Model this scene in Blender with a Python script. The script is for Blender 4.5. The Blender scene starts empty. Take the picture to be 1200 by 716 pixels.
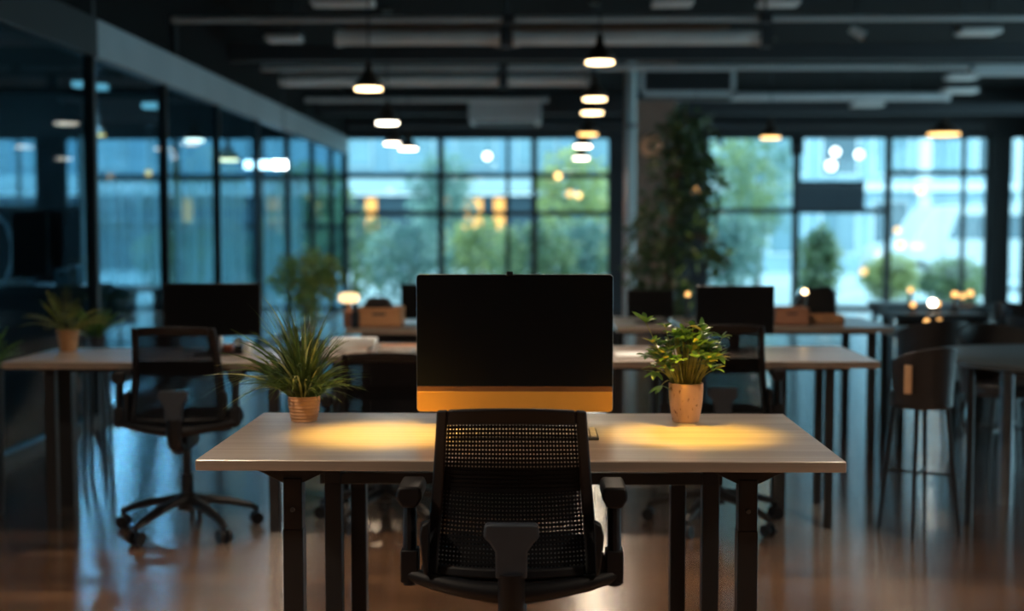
import bpy, bmesh, math, random
from mathutils import Vector, Matrix, Euler

random.seed(7)
scene = bpy.context.scene
COL = scene.collection
PI = math.pi
R = math.radians

# ------------------------------------------------------------------ camera
F = 1516.0
HC = 1.318
cam_d = bpy.data.cameras.new('camera')
cam = bpy.data.objects.new('camera', cam_d)
COL.objects.link(cam)
cam_d.sensor_width = 36.0
cam_d.lens = F / 1200.0 * 36.0
cam.location = (0, 0, HC)
cam.rotation_euler = Euler((PI / 2 - math.atan(94.0 / F), 0, math.atan(27.0 / F)), 'XYZ')
cam_d.clip_start = 0.05
cam_d.clip_end = 300
cam_d.dof.use_dof = True
cam_d.dof.focus_distance = 3.32
cam_d.dof.aperture_fstop = 45.48 / 28.0
scene.camera = cam
CM = cam.rotation_euler.to_matrix()


def ray(px, py):
    return CM @ Vector(((px - 600) / F, (358 - py) / F, -1.0))


def at(px, py, Y):
    d = ray(px, py)
    t = Y / d.y
    return Vector((d.x * t, Y, HC + d.z * t))


def onz(px, py, z):
    d = ray(px, py)
    t = (z - HC) / d.z
    return Vector((d.x * t, d.y * t, z))


# ------------------------------------------------------------------ materials
def lin(c):
    c = c / 255.0
    return c / 12.92 if c <= 0.04045 else ((c + 0.055) / 1.055) ** 2.4


def rgb(r, g, b):
    return (lin(r), lin(g), lin(b), 1.0)


def mat(name, col, rough=0.5, metal=0.0, var=0.12, scale=6.0, stretch=(1, 1, 1), bump=0.0, spec=0.5, coat=0.0, col2=None, sheen=0.0):
    m = bpy.data.materials.new(name)
    m.use_nodes = True
    nt = m.node_tree
    p = nt.nodes['Principled BSDF']
    p.inputs['Roughness'].default_value = rough
    p.inputs['Metallic'].default_value = metal
    p.inputs['Specular IOR Level'].default_value = spec
    p.inputs['Coat Weight'].default_value = coat
    p.inputs['Sheen Weight'].default_value = sheen
    tc = nt.nodes.new('ShaderNodeTexCoord')
    mp = nt.nodes.new('ShaderNodeMapping')
    mp.inputs['Scale'].default_value = stretch
    nt.links.new(tc.outputs['Object'], mp.inputs['Vector'])
    ns = nt.nodes.new('ShaderNodeTexNoise')
    ns.inputs['Scale'].default_value = scale
    ns.inputs['Detail'].default_value = 4
    nt.links.new(mp.outputs['Vector'], ns.inputs['Vector'])
    cr = nt.nodes.new('ShaderNodeValToRGB')
    cr.color_ramp.elements[0].position = 0.3
    cr.color_ramp.elements[1].position = 0.7
    a = [c * (1 - var) for c in col[:3]] + [1]
    b = [min(1, c * (1 + var)) for c in (col2 or col)[:3]] + [1]
    cr.color_ramp.elements[0].color = a
    cr.color_ramp.elements[1].color = b
    nt.links.new(ns.outputs['Fac'], cr.inputs['Fac'])
    nt.links.new(cr.outputs['Color'], p.inputs['Base Color'])
    if bump:
        bp = nt.nodes.new('ShaderNodeBump')
        bp.inputs['Strength'].default_value = bump
        bp.inputs['Distance'].default_value = 0.005
        nt.links.new(ns.outputs['Fac'], bp.inputs['Height'])
        nt.links.new(bp.outputs['Normal'], p.inputs['Normal'])
    return m


def emit(name, col, strength):
    m = bpy.data.materials.new(name)
    m.use_nodes = True
    nt = m.node_tree
    p = nt.nodes['Principled BSDF']
    p.inputs['Base Color'].default_value = (0.3 * col[0], 0.3 * col[1], 0.3 * col[2], 1)
    p.inputs['Emission Color'].default_value = col
    p.inputs['Emission Strength'].default_value = strength
    return m


def glass(name, tint, refl=0.08, rough=0.02):
    m = bpy.data.materials.new(name)
    m.use_nodes = True
    nt = m.node_tree
    nt.nodes.remove(nt.nodes['Principled BSDF'])
    out = nt.nodes['Material Output']
    tr = nt.nodes.new('ShaderNodeBsdfTransparent')
    tr.inputs['Color'].default_value = tint
    gl = nt.nodes.new('ShaderNodeBsdfGlossy')
    gl.inputs['Roughness'].default_value = rough
    gl.inputs['Color'].default_value = (1, 1, 1, 1)
    lw = nt.nodes.new('ShaderNodeLayerWeight')
    lw.inputs['Blend'].default_value = 0.25
    mr = nt.nodes.new('ShaderNodeMapRange')
    mr.inputs['To Min'].default_value = refl * 0.4
    mr.inputs['To Max'].default_value = refl * 2.2
    nt.links.new(lw.outputs['Facing'], mr.inputs['Value'])
    mx = nt.nodes.new('ShaderNodeMixShader')
    nt.links.new(mr.outputs['Result'], mx.inputs['Fac'])
    nt.links.new(tr.outputs[0], mx.inputs[1])
    nt.links.new(gl.outputs[0], mx.inputs[2])
    nt.links.new(mx.outputs[0], out.inputs['Surface'])
    return m


def sheer(name, col, alpha):
    m = bpy.data.materials.new(name)
    m.use_nodes = True
    nt = m.node_tree
    nt.nodes.remove(nt.nodes['Principled BSDF'])
    out = nt.nodes['Material Output']
    tr = nt.nodes.new('ShaderNodeBsdfTransparent')
    tl = nt.nodes.new('ShaderNodeBsdfTranslucent')
    tl.inputs['Color'].default_value = col
    tc = nt.nodes.new('ShaderNodeTexCoord')
    wv = nt.nodes.new('ShaderNodeTexNoise')
    mp = nt.nodes.new('ShaderNodeMapping')
    mp.inputs['Scale'].default_value = (9, 9, 0.05)
    nt.links.new(tc.outputs['Object'], mp.inputs['Vector'])
    nt.links.new(mp.outputs['Vector'], wv.inputs['Vector'])
    wv.inputs['Scale'].default_value = 1.0
    mr = nt.nodes.new('ShaderNodeMapRange')
    mr.inputs['From Min'].default_value = 0.3
    mr.inputs['From Max'].default_value = 0.7
    mr.inputs['To Min'].default_value = max(0, alpha - 0.3)
    mr.inputs['To Max'].default_value = min(1, alpha + 0.3)
    nt.links.new(wv.outputs['Fac'], mr.inputs['Value'])
    mx = nt.nodes.new('ShaderNodeMixShader')
    nt.links.new(mr.outputs['Result'], mx.inputs['Fac'])
    nt.links.new(tr.outputs[0], mx.inputs[1])
    nt.links.new(tl.outputs[0], mx.inputs[2])
    nt.links.new(mx.outputs[0], out.inputs['Surface'])
    return m


def wood(name, c1, c2, rough=0.35, grain=(0.6, 14, 14), coat=0.0, scale=2.0, bump=0.03, spec=0.5):
    m = mat(name, c1, rough, 0, 0.1, scale, grain, bump, spec, coat, c2)
    ns = [n for n in m.node_tree.nodes if n.type == 'TEX_NOISE'][0]
    ns.inputs['Detail'].default_value = 8
    ns.inputs['Roughness'].default_value = 0.65
    ns.inputs['Distortion'].default_value = 0.3
    return m


FLOOR_T = 0


def floor_mat():
    m = bpy.data.materials.new('oak_floorboards')
    m.use_nodes = True
    nt = m.node_tree
    p = nt.nodes['Principled BSDF']
    tc = nt.nodes.new('ShaderNodeTexCoord')
    br = nt.nodes.new('ShaderNodeTexBrick')
    br.inputs['Scale'].default_value = 1.0
    br.inputs['Brick Width'].default_value = 1.5
    br.inputs['Row Height'].default_value = 0.12
    br.inputs['Mortar Size'].default_value = 0.0015
    br.inputs['Mortar Smooth'].default_value = 0.3
    br.inputs['Color1'].default_value = rgb(214, 158, 114)
    br.inputs['Color2'].default_value = rgb(142, 100, 70)
    br.inputs['Mortar'].default_value = rgb(70, 54, 44)
    br.offset = 0.37
    nt.links.new(tc.outputs['Object'], br.inputs['Vector'])
    mp = nt.nodes.new('ShaderNodeMapping')
    mp.inputs['Scale'].default_value = (1.2, 22, 1)
    nt.links.new(tc.outputs['Object'], mp.inputs['Vector'])
    ns = nt.nodes.new('ShaderNodeTexNoise')
    ns.inputs['Scale'].default_value = 1.6
    ns.inputs['Detail'].default_value = 8
    ns.inputs['Roughness'].default_value = 0.65
    nt.links.new(mp.outputs['Vector'], ns.inputs['Vector'])
    mr = nt.nodes.new('ShaderNodeMapRange')
    mr.inputs['From Min'].default_value = 0.3
    mr.inputs['From Max'].default_value = 0.7
    mr.inputs['To Min'].default_value = 0.55
    mr.inputs['To Max'].default_value = 1.35
    nt.links.new(ns.outputs['Fac'], mr.inputs['Value'])
    mx = nt.nodes.new('ShaderNodeMix')
    mx.data_type = 'RGBA'
    mx.blend_type = 'MULTIPLY'
    mx.inputs[0].default_value = 1.0
    nt.links.new(br.outputs['Color'], mx.inputs[6])
    nt.links.new(mr.outputs['Result'], mx.inputs[7])
    nt.links.new(mx.outputs[2], p.inputs['Base Color'])
    rr = nt.nodes.new('ShaderNodeMapRange')
    rr.inputs['To Min'].default_value = 0.16
    rr.inputs['To Max'].default_value = 0.30
    nt.links.new(ns.outputs['Fac'], rr.inputs['Value'])
    nt.links.new(rr.outputs['Result'], p.inputs['Roughness'])
    bp = nt.nodes.new('ShaderNodeBump')
    bp.inputs['Strength'].default_value = 0.2
    bp.inputs['Distance'].default_value = 0.004
    nt.links.new(ns.outputs['Fac'], bp.inputs['Height'])
    nt.links.new(bp.outputs['Normal'], p.inputs['Normal'])
    # lacquer: reflectance rises towards grazing view angles
    out = nt.nodes['Material Output']
    gl = nt.nodes.new('ShaderNodeBsdfGlossy')
    gl.inputs['Roughness'].default_value = 0.17
    gl.inputs['Anisotropy'].default_value = 0.72
    tg = nt.nodes.new('ShaderNodeCombineXYZ')
    tg.inputs[FLOOR_T].default_value = 1.0
    nt.links.new(tg.outputs[0], gl.inputs['Tangent'])
    nt.links.new(bp.outputs['Normal'], gl.inputs['Normal'])
    lw = nt.nodes.new('ShaderNodeLayerWeight')
    lw.inputs['Blend'].default_value = 0.5
    mf = nt.nodes.new('ShaderNodeMapRange')
    mf.inputs['From Min'].default_value = 0.5
    mf.inputs['From Max'].default_value = 0.80
    mf.inputs['To Min'].default_value = 0.10
    mf.inputs['To Max'].default_value = 0.96
    nt.links.new(lw.outputs['Facing'], mf.inputs['Value'])
    ms = nt.nodes.new('ShaderNodeMixShader')
    nt.links.new(mf.outputs['Result'], ms.inputs['Fac'])
    nt.links.new(p.outputs[0], ms.inputs[1])
    nt.links.new(gl.outputs[0], ms.inputs[2])
    nt.links.new(ms.outputs[0], out.inputs['Surface'])
    p.inputs['Specular IOR Level'].default_value = 0.3
    return m


def leaf_mat(name, c1, c2, rough=0.35, scale=25.0, trans=0.4):
    m = mat(name, c1, rough, 0, 0.2, scale, (1, 1, 1), 0.0, 0.6, 0.0, c2)
    nt = m.node_tree
    p = nt.nodes['Principled BSDF']
    out = nt.nodes['Material Output']
    tl = nt.nodes.new('ShaderNodeBsdfTranslucent')
    cr = [n for n in nt.nodes if n.type == 'VALTORGB'][0]
    nt.links.new(cr.outputs['Color'], tl.inputs['Color'])
    mx = nt.nodes.new('ShaderNodeMixShader')
    mx.inputs['Fac'].default_value = trans
    nt.links.new(p.outputs[0], mx.inputs[1])
    nt.links.new(tl.outputs[0], mx.inputs[2])
    nt.links.new(mx.outputs[0], out.inputs['Surface'])
    return m


M = {}
M['floor'] = floor_mat()
M['desk'] = wood('desk_oak', rgb(138, 126, 118), rgb(174, 160, 150), 0.32, (0.5, 22, 22), scale=1.6, coat=0.7)
M['desk'].node_tree.nodes['Principled BSDF'].inputs['Coat IOR'].default_value = 2.3
M['desk'].node_tree.nodes['Principled BSDF'].inputs['Coat Roughness'].default_value = 0.25
M['desk_edge'] = wood('desk_edge_oak', rgb(118, 106, 96), rgb(134, 120, 108), 0.45, (0.5, 22, 22), scale=1.6)
M['black_metal'] = mat('black_powder_coat', rgb(11, 12, 16), 0.45, 0.0, 0.1, 60)
M['black_plastic'] = mat('black_plastic', rgb(10, 12, 18), 0.5, 0, 0.08, 40, spec=0.3)
M['grey_plastic'] = mat('charcoal_plastic', rgb(36, 45, 56), 0.5, 0, 0.08, 40)
M['mesh'] = mat('black_mesh_weave', rgb(5, 7, 13), 0.7, 0, 0.1, 80, spec=0.15)
M['seat'] = mat('black_seat_fabric', rgb(8, 9, 14), 0.85, 0, 0.2, 200, bump=0.1)
M['screen'] = mat('black_screen_glass', rgb(8, 9, 12), 0.28, 0, 0.02, 3, spec=0.35)
M['bezel'] = mat('black_bezel', rgb(10, 11, 13), 0.4, 0, 0.03, 10)
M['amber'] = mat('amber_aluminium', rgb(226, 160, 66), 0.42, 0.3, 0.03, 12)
M['brown_strip'] = mat('bronze_strip', rgb(120, 78, 48), 0.4, 0.3, 0.05, 12)
M['rim'] = mat('silver_rim', rgb(160, 165, 170), 0.3, 0.8, 0.03, 12)
M['key'] = mat('key_caps', rgb(200, 186, 160), 0.5, 0, 0.03, 30)
M['keyboard'] = mat('keyboard_tray', rgb(60, 56, 50), 0.4, 0.3, 0.03, 12)
M['terracotta'] = mat('ribbed_terracotta', rgb(176, 128, 88), 0.75, 0, 0.15, 18, (1, 1, 4), 0.1)
M['soil'] = mat('soil', rgb(48, 36, 26), 0.95, 0, 0.4, 60, bump=0.8)


def cork_mat():
    m = mat('speckled_clay', rgb(190, 142, 104), 0.8, 0, 0.1, 30, (1, 1, 0.5), 0.15)
    nt = m.node_tree
    p = nt.nodes['Principled BSDF']
    src = p.inputs['Base Color'].links[0].from_socket
    tc = [n for n in nt.nodes if n.type == 'TEX_COORD'][0]
    mp = nt.nodes.new('ShaderNodeMapping')
    mp.inputs['Scale'].default_value = (110, 110, 45)
    nt.links.new(tc.outputs['Object'], mp.inputs['Vector'])
    ns = nt.nodes.new('ShaderNodeTexNoise')
    ns.inputs['Scale'].default_value = 1.0
    ns.inputs['Detail'].default_value = 3
    nt.links.new(mp.outputs['Vector'], ns.inputs['Vector'])
    cr = nt.nodes.new('ShaderNodeValToRGB')
    cr.color_ramp.elements[0].position = 0.60
    cr.color_ramp.elements[1].position = 0.68
    nt.links.new(ns.outputs['Fac'], cr.inputs['Fac'])
    mx = nt.nodes.new('ShaderNodeMix')
    mx.data_type = 'RGBA'
    nt.links.new(cr.outputs['Color'], mx.inputs[0])
    nt.links.new(src, mx.inputs[6])
    mx.inputs[7].default_value = rgb(116, 74, 46)
    nt.links.new(mx.outputs[2], p.inputs['Base Color'])
    return m


M['cork'] = cork_mat()
M['spider'] = leaf_mat('spider_leaf', rgb(44, 66, 34), rgb(90, 112, 54), 0.38, 30)
M['spider_pale'] = leaf_mat('spider_leaf_pale', rgb(130, 140, 76), rgb(190, 190, 120), 0.4, 30)
M['scheff'] = leaf_mat('umbrella_leaf', rgb(58, 96, 48), rgb(104, 140, 66), 0.3, 22)
M['stem'] = leaf_mat('plant_stem', rgb(120, 124, 52), rgb(170, 160, 76), 0.45, 30)
M['fern'] = leaf_mat('fern_leaf', rgb(86, 108, 50), rgb(150, 148, 74), 0.4, 20)
M['fern2'] = leaf_mat('bright_fern_leaf', rgb(60, 110, 52), rgb(110, 150, 70), 0.4, 20)
M['ficus'] = leaf_mat('ficus_leaf', rgb(40, 60, 38), rgb(74, 92, 50), 0.35, 8)
M['ficus_pale'] = leaf_mat('young_ficus_leaf', rgb(150, 170, 70), rgb(190, 196, 90), 0.4, 8)
M['bush'] = leaf_mat('bush_leaf', rgb(96, 118, 64), rgb(150, 160, 84), 0.4, 5, 0.55)
M['hedge'] = leaf_mat('hedge_leaf', rgb(92, 126, 104), rgb(146, 162, 112), 0.25, 1.2)
M['hedge2'] = leaf_mat('teal_leaf', rgb(96, 138, 138), rgb(146, 174, 160), 0.25, 1.2)
M['lime'] = leaf_mat('lime_leaf', rgb(136, 156, 104), rgb(186, 192, 130), 0.3, 1.2)
M['bark'] = mat('bark', rgb(92, 70, 54), 0.85, 0, 0.3, 14, (1, 1, 0.2), 0.4)
M['ceiling'] = mat('black_ceiling', rgb(10, 12, 15), 0.95, 0, 0.2, 2, spec=0.2)
M['duct'] = mat('galvanised_duct', rgb(214, 218, 220), 0.5, 0.0, 0.12, 1.5)
M['pipe'] = mat('grey_pipe', rgb(186, 196, 202), 0.5, 0.0, 0.1, 2)
M['dark_pipe'] = mat('dark_pipe', rgb(42, 48, 54), 0.7, 0.0, 0.1, 2)
M['copper'] = mat('copper_pipe', rgb(150, 110, 84), 0.45, 0.3, 0.12, 2)
M['frame'] = mat('dark_window_frame', rgb(28, 36, 42), 0.5, 0, 0.1, 4)
M['light_frame'] = mat('pale_frame', rgb(178, 196, 200), 0.45, 0, 0.06, 4)
M['header'] = mat('pale_header', rgb(150, 164, 172), 0.6, 0, 0.08, 2)
M['dark_wall'] = mat('dark_wall', rgb(40, 46, 52), 0.85, 0, 0.15, 1.5)
M['pillar'] = mat('brown_pillar', rgb(132, 106, 94), 0.85, 0, 0.15, 2)
M['disc'] = mat('brown_disc', rgb(226, 160, 122), 0.7, 0, 0.1, 8)
M['lamp_metal'] = mat('bronze_lamp_shade', rgb(62, 50, 42), 0.4, 0.3, 0.1, 10)
M['lamp_warm'] = emit('lamp_diffuser_warm', (1, 0.70, 0.36, 1), 7)
M['lamp_white'] = emit('lamp_diffuser_white', (1, 0.88, 0.70, 1), 9)
M['lamp_amber'] = emit('lamp_diffuser_amber', (1, 0.56, 0.18, 1), 3.5)
M['lamp_cream'] = emit('lamp_diffuser_cream', (1, 0.70, 0.34, 1), 1.3)
M['tube_white'] = emit('tube_white', (0.85, 0.97, 1, 1), 9)
M['panel_teal'] = emit('panel_teal', (0.35, 0.75, 0.85, 1), 1.1)
M['bulb_warm'] = emit('bulb_warm', (1, 0.50, 0.15, 1), 1.9)
M['bulb_white'] = emit('bulb_white', (0.9, 0.97, 1, 1), 4)
M['van_lamp'] = emit('van_lamp', (0.85, 0.96, 1, 1), 1.2)
M['shop_light'] = emit('shop_light', (1, 0.46, 0.10, 1), 1.5)
M['glass'] = glass('clear_glass', (0.93, 0.97, 0.98, 1), 0.05)
M['office_glass'] = glass('tinted_glass', (0.46, 0.62, 0.70, 1), 0.045)
M['sheer'] = sheer('sheer_fabric', (0.50, 0.68, 0.72, 1), 0.45)
M['crate'] = wood('crate_wood', rgb(168, 118, 80), rgb(190, 140, 98), 0.6, (0.6, 8, 8))
M['crate_red'] = wood('crate_red_wood', rgb(150, 100, 76), rgb(170, 120, 92), 0.6, (0.6, 8, 8))
M['paper'] = mat('white_paper', rgb(226, 230, 230), 0.7, 0, 0.03, 10)
M['tan_paper'] = mat('tan_cover', rgb(196, 138, 100), 0.6, 0, 0.05, 10)
M['white'] = mat('white_ceramic', rgb(214, 220, 222), 0.25, 0, 0.03, 10)
M['red'] = mat('red_brown_box', rgb(130, 62, 42), 0.6, 0, 0.1, 10)
M['dark_leather'] = mat('dark_leather', rgb(30, 28, 30), 0.45, 0, 0.15, 30, bump=0.05)
M['tan_leather'] = mat('tan_leather', rgb(176, 138, 104), 0.55, 0, 0.1, 30)
M['slate'] = mat('slate_top', rgb(54, 62, 68), 0.42, 0, 0.1, 8)
M['steel'] = mat('brushed_steel', rgb(110, 114, 118), 0.35, 0.7, 0.1, 10)
M['pale_shell'] = mat('pale_shell', rgb(150, 170, 180), 0.45, 0, 0.05, 10)
M['planter'] = mat('dark_planter', rgb(32, 38, 46), 0.6, 0, 0.1, 10)
M['blind'] = mat('slate_blind', rgb(70, 88, 102), 0.8, 0, 0.1, 8, (8, 1, 0.3))
M['pavement'] = mat('pavement', rgb(186, 202, 208), 0.5, 0, 0.15, 1)
M['bldg_pale'] = mat('pale_render', rgb(160, 178, 184), 0.7, 0, 0.08, 0.6)
M['bldg_blue'] = mat('blue_cladding', rgb(112, 146, 162), 0.6, 0, 0.1, 0.6)
M['bldg_white'] = mat('white_render', rgb(214, 224, 228), 0.7, 0, 0.06, 0.6)
M['bldg_mid'] = mat('mid_blue_cladding', rgb(142, 172, 186), 0.6, 0, 0.08, 0.6)
M['bldg_dark'] = mat('dark_shopfront', rgb(52, 76, 88), 0.6, 0, 0.12, 0.8)
M['bldg_glass'] = mat('blue_window', rgb(112, 144, 156), 0.25, 0, 0.2, 0.8, spec=0.4)
M['bldg_glass_dark'] = mat('dark_window', rgb(60, 92, 106), 0.15, 0, 0.25, 0.8, spec=0.8)
M['van_white'] = mat('van_white', rgb(190, 200, 204), 0.3, 0, 0.03, 2)
M['tyre'] = mat('tyre', rgb(22, 22, 24), 0.85, 0, 0.1, 20)
M['cream'] = mat('cream_shade', rgb(230, 214, 190), 0.6, 0, 0.03, 10)


# ------------------------------------------------------------------ mesh builder
class MB:
    def __init__(s):
        s.bm = bmesh.new()

    def box(s, c, size, rot=None):
        m = Matrix.Translation(Vector(c))
        if rot is not None:
            m = m @ Euler(rot).to_matrix().to_4x4()
        m = m @ Matrix.Diagonal((size[0], size[1], size[2], 1))
        bmesh.ops.create_cube(s.bm, size=1.0, matrix=m)
        return s

    def box2(s, a, b):
        a, b = Vector(a), Vector(b)
        return s.box((a + b) / 2, [abs(b[i] - a[i]) for i in range(3)])

    def tube(s, pts, r, seg=10, cap=True, flat=None):
        """swept tube; r float or list; flat = (rx, ry) scale of section in (side, up)"""
        pts = [Vector(p) for p in pts]
        n = len(pts)
        rs = r if isinstance(r, (list, tuple)) else [r] * n
        rings = []
        up0 = Vector((0, 0, 1))
        for i, p in enumerate(pts):
            t = (pts[min(i + 1, n - 1)] - pts[max(i - 1, 0)])
            if t.length < 1e-9:
                t = Vector((0, 0, 1))
            t.normalize()
            if i == 0:
                ref = up0 if abs(t.z) < 0.9 else Vector((0, 1, 0))
                side = t.cross(ref).normalized()
            else:
                side = side - t * side.dot(t)
                side.normalize()
            up = side.cross(t).normalized()
            fx, fy = flat or (1, 1)
            rings.append([s.bm.verts.new(p + side * (math.cos(a) * rs[i] * fx) + up * (math.sin(a) * rs[i] * fy))
                          for a in [2 * PI * k / seg + PI / seg for k in range(seg)]])
        for i in range(n - 1):
            for k in range(seg):
                s.bm.faces.new((rings[i][k], rings[i][(k + 1) % seg], rings[i + 1][(k + 1) % seg], rings[i + 1][k]))
        if cap:
            s.bm.faces.new(list(reversed(rings[0])))
            s.bm.faces.new(rings[-1])
        return s

    def cyl(s, a, b, r, seg=16):
        return s.tube([a, b], r, seg)

    def lathe(s, prof, c=(0, 0, 0), seg=32, cap=True):
        c = Vector(c)
        rings = []
        for (r, z) in prof:
            rings.append([s.bm.verts.new(c + Vector((r * math.cos(2 * PI * k / seg), r * math.sin(2 * PI * k / seg), z))) for k in range(seg)])
        for i in range(len(rings) - 1):
            for k in range(seg):
                s.bm.faces.new((rings[i][k], rings[i][(k + 1) % seg], rings[i + 1][(k + 1) % seg], rings[i + 1][k]))
        if cap:
            s.bm.faces.new(list(reversed(rings[0])))
            s.bm.faces.new(rings[-1])
        return s

    def prism(s, poly, axis, lo, hi):
        """poly of 2D points in the plane across axis ('x': (y,z), 'y': (x,z), 'z': (x,y))"""
        def mk(p, t):
            return {'x': (t, p[0], p[1]), 'y': (p[0], t, p[1]), 'z': (p[0], p[1], t)}[axis]
        a = [s.bm.verts.new(mk(p, lo)) for p in poly]
        b = [s.bm.verts.new(mk(p, hi)) for p in poly]
        n = len(poly)
        s.bm.faces.new(a)
        s.bm.faces.new(list(reversed(b)))
        for i in range(n):
            s.bm.faces.new((a[i], b[i], b[(i + 1) % n], a[(i + 1) % n]))
        return s

    def slab(s, fn, u0, u1, v0, v1, nu, nv, th):
        """closed slab following surface fn(u,v)->Vector, thickness th towards +Y"""
        g = {}
        for i in range(nu + 1):
            for j in range(nv + 1):
                p = Vector(fn(u0 + (u1 - u0) * i / nu, v0 + (v1 - v0) * j / nv))
                g[i, j, 0] = s.bm.verts.new(p)
                g[i, j, 1] = s.bm.verts.new(p + Vector((0, th, 0)))
        for i in range(nu):
            for j in range(nv):
                s.bm.faces.new((g[i, j, 0], g[i + 1, j, 0], g[i + 1, j + 1, 0], g[i, j + 1, 0]))
                s.bm.faces.new((g[i, j, 1], g[i, j + 1, 1], g[i + 1, j + 1, 1], g[i + 1, j, 1]))
        for i in range(nu):
            s.bm.faces.new((g[i, 0, 0], g[i, 0, 1], g[i + 1, 0, 1], g[i + 1, 0, 0]))
            s.bm.faces.new((g[i, nv, 0], g[i + 1, nv, 0], g[i + 1, nv, 1], g[i, nv, 1]))
        for j in range(nv):
            s.bm.faces.new((g[0, j, 0], g[0, j + 1, 0], g[0, j + 1, 1], g[0, j, 1]))
            s.bm.faces.new((g[nu, j, 0], g[nu, j, 1], g[nu, j + 1, 1], g[nu, j + 1, 0]))
        return s

    def blade(s, pts, widths, nrm=Vector((0, 0, 1)), fold=0.25, mi=0):
        """long leaf with a folded midrib; pts along the leaf"""
        pts = [Vector(p) for p in pts]
        rows = []
        n = len(pts)
        for i, p in enumerate(pts):
            t = (pts[min(i + 1, n - 1)] - pts[max(i - 1, 0)]).normalized()
            sd = t.cross(nrm)
            if sd.length < 1e-4:
                sd = t.cross(Vector((1, 0, 0)))
            sd.normalize()
            u = sd.cross(t).normalized()
            w = widths[i]
            rows.append([s.bm.verts.new(p - sd * w + u * w * fold), s.bm.verts.new(p), s.bm.verts.new(p + sd * w + u * w * fold)])
        for i in range(n - 1):
            for k in range(2):
                f = s.bm.faces.new((rows[i][k], rows[i][k + 1], rows[i + 1][k + 1], rows[i + 1][k]))
                f.material_index = mi
        return s

    def leaf(s, base, d, up, L, W, mi=0, curl=0.25, n=5):
        d = Vector(d).normalized()
        base = Vector(base)
        pts, ws = [], []
        for i in range(n + 1):
            t = i / n
            pts.append(base + d * (L * t) + Vector((0, 0, -1)) * (curl * L * t * t))
            ws.append(W * 0.5 * max(0.04, math.sin(PI * min(1, t * 0.94 + 0.06)) ** 0.8))
        return s.blade(pts, ws, Vector(up), 0.25, mi)

    def build(s, name, material, parent=None, bevel=0.0, sharp=35, solid=0.0, segs=2):
        bmesh.ops.recalc_face_normals(s.bm, faces=s.bm.faces) if not solid else None
        me = bpy.data.meshes.new(name)
        s.bm.to_mesh(me)
        s.bm.free()
        for p in me.polygons:
            p.use_smooth = True
        me.set_sharp_from_angle(angle=R(sharp))
        for mm in (material if isinstance(material, (list, tuple)) else [material]):
            me.materials.append(mm)
        o = bpy.data.objects.new(name, me)
        COL.objects.link(o)
        if parent is not None:
            o.parent = parent
        if bevel:
            b = o.modifiers.new('bevel', 'BEVEL')
            b.width = bevel
            b.segments = segs
            b.limit_method = 'ANGLE'
            b.angle_limit = R(40)
        return o


def tag(o, label=None, cat=None, group=None, kind=None):
    if label:
        o['label'] = label
    if cat:
        o['category'] = cat
    if group:
        o['group'] = group
    if kind:
        o['kind'] = kind
    return o


def thing(name, loc, label, cat, rz=0.0, group=None):
    o = bpy.data.objects.new(name, None)
    o.empty_display_size = 0.1
    COL.objects.link(o)
    o.location = loc
    o.rotation_euler = (0, 0, rz)
    return tag(o, label, cat, group)


def struct(name, loc=(0, 0, 0)):
    o = bpy.data.objects.new(name, None)
    COL.objects.link(o)
    o.location = loc
    o['kind'] = 'structure'
    return o


def dup(root, loc, rz, label, group=None):
    def cp(o, par):
        c = o.copy()
        COL.objects.link(c)
        c.parent = par
        for ch in list(o.children):
            cp(ch, c)
        return c
    c = cp(root, None)
    c.location = loc
    c.rotation_euler = (0, 0, rz)
    c['label'] = label
    if group:
        c['group'] = group
    return c


# ------------------------------------------------------------------ setting
FAR = 20.0
CEIL = 3.35
XL, XR = -10.0, 7.75
tag(MB().box2((XL, -3, -0.05), (XR, FAR + 0.1, 0)).build('floor', M['floor']), kind='structure')
tag(MB().box2((XL, -3, CEIL), (XR, FAR + 0.1, CEIL + 0.1)).build('ceiling', M['ceiling']), kind='structure')
tag(MB().box2((XL, -3.1, 0), (XR, -3, CEIL)).build('wall_rear', M['dark_wall']), kind='structure')
wr = struct('wall_right')
MB().box2((XR, -3, 0), (XR + 0.1, FAR + 0.1, 0.3)).build('sill_wall', M['dark_wall'], wr)
MB().box2((XR, -3, 3.0), (XR + 0.1, FAR + 0.1, CEIL)).build('soffit', M['dark_wall'], wr)
MB().box2((XR, -3, 0.3), (XR + 0.1, 6.2, 3.0)).build('panel', M['dark_wall'], wr)
MB().box2((XR, 17.2, 0.3), (XR + 0.1, FAR + 0.1, 3.0)).build('panel', M['dark_wall'], wr)
wo = struct('wall_office')
MB().box2((XL - 0.1, -3, 0), (XL, FAR + 0.1, 0.3)).build('sill_wall', M['dark_wall'], wo)
MB().box2((XL - 0.1, -3, 3.0), (XL, FAR + 0.1, CEIL)).build('soffit', M['dark_wall'], wo)
MB().box2((XL - 0.1, -3, 0.3), (XL, 5.2, 3.0)).build('panel', M['dark_wall'], wo)
MB().box2((XL - 0.1, 18.4, 0.3), (XL, FAR + 0.1, 3.0)).build('panel', M['dark_wall'], wo)
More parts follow.
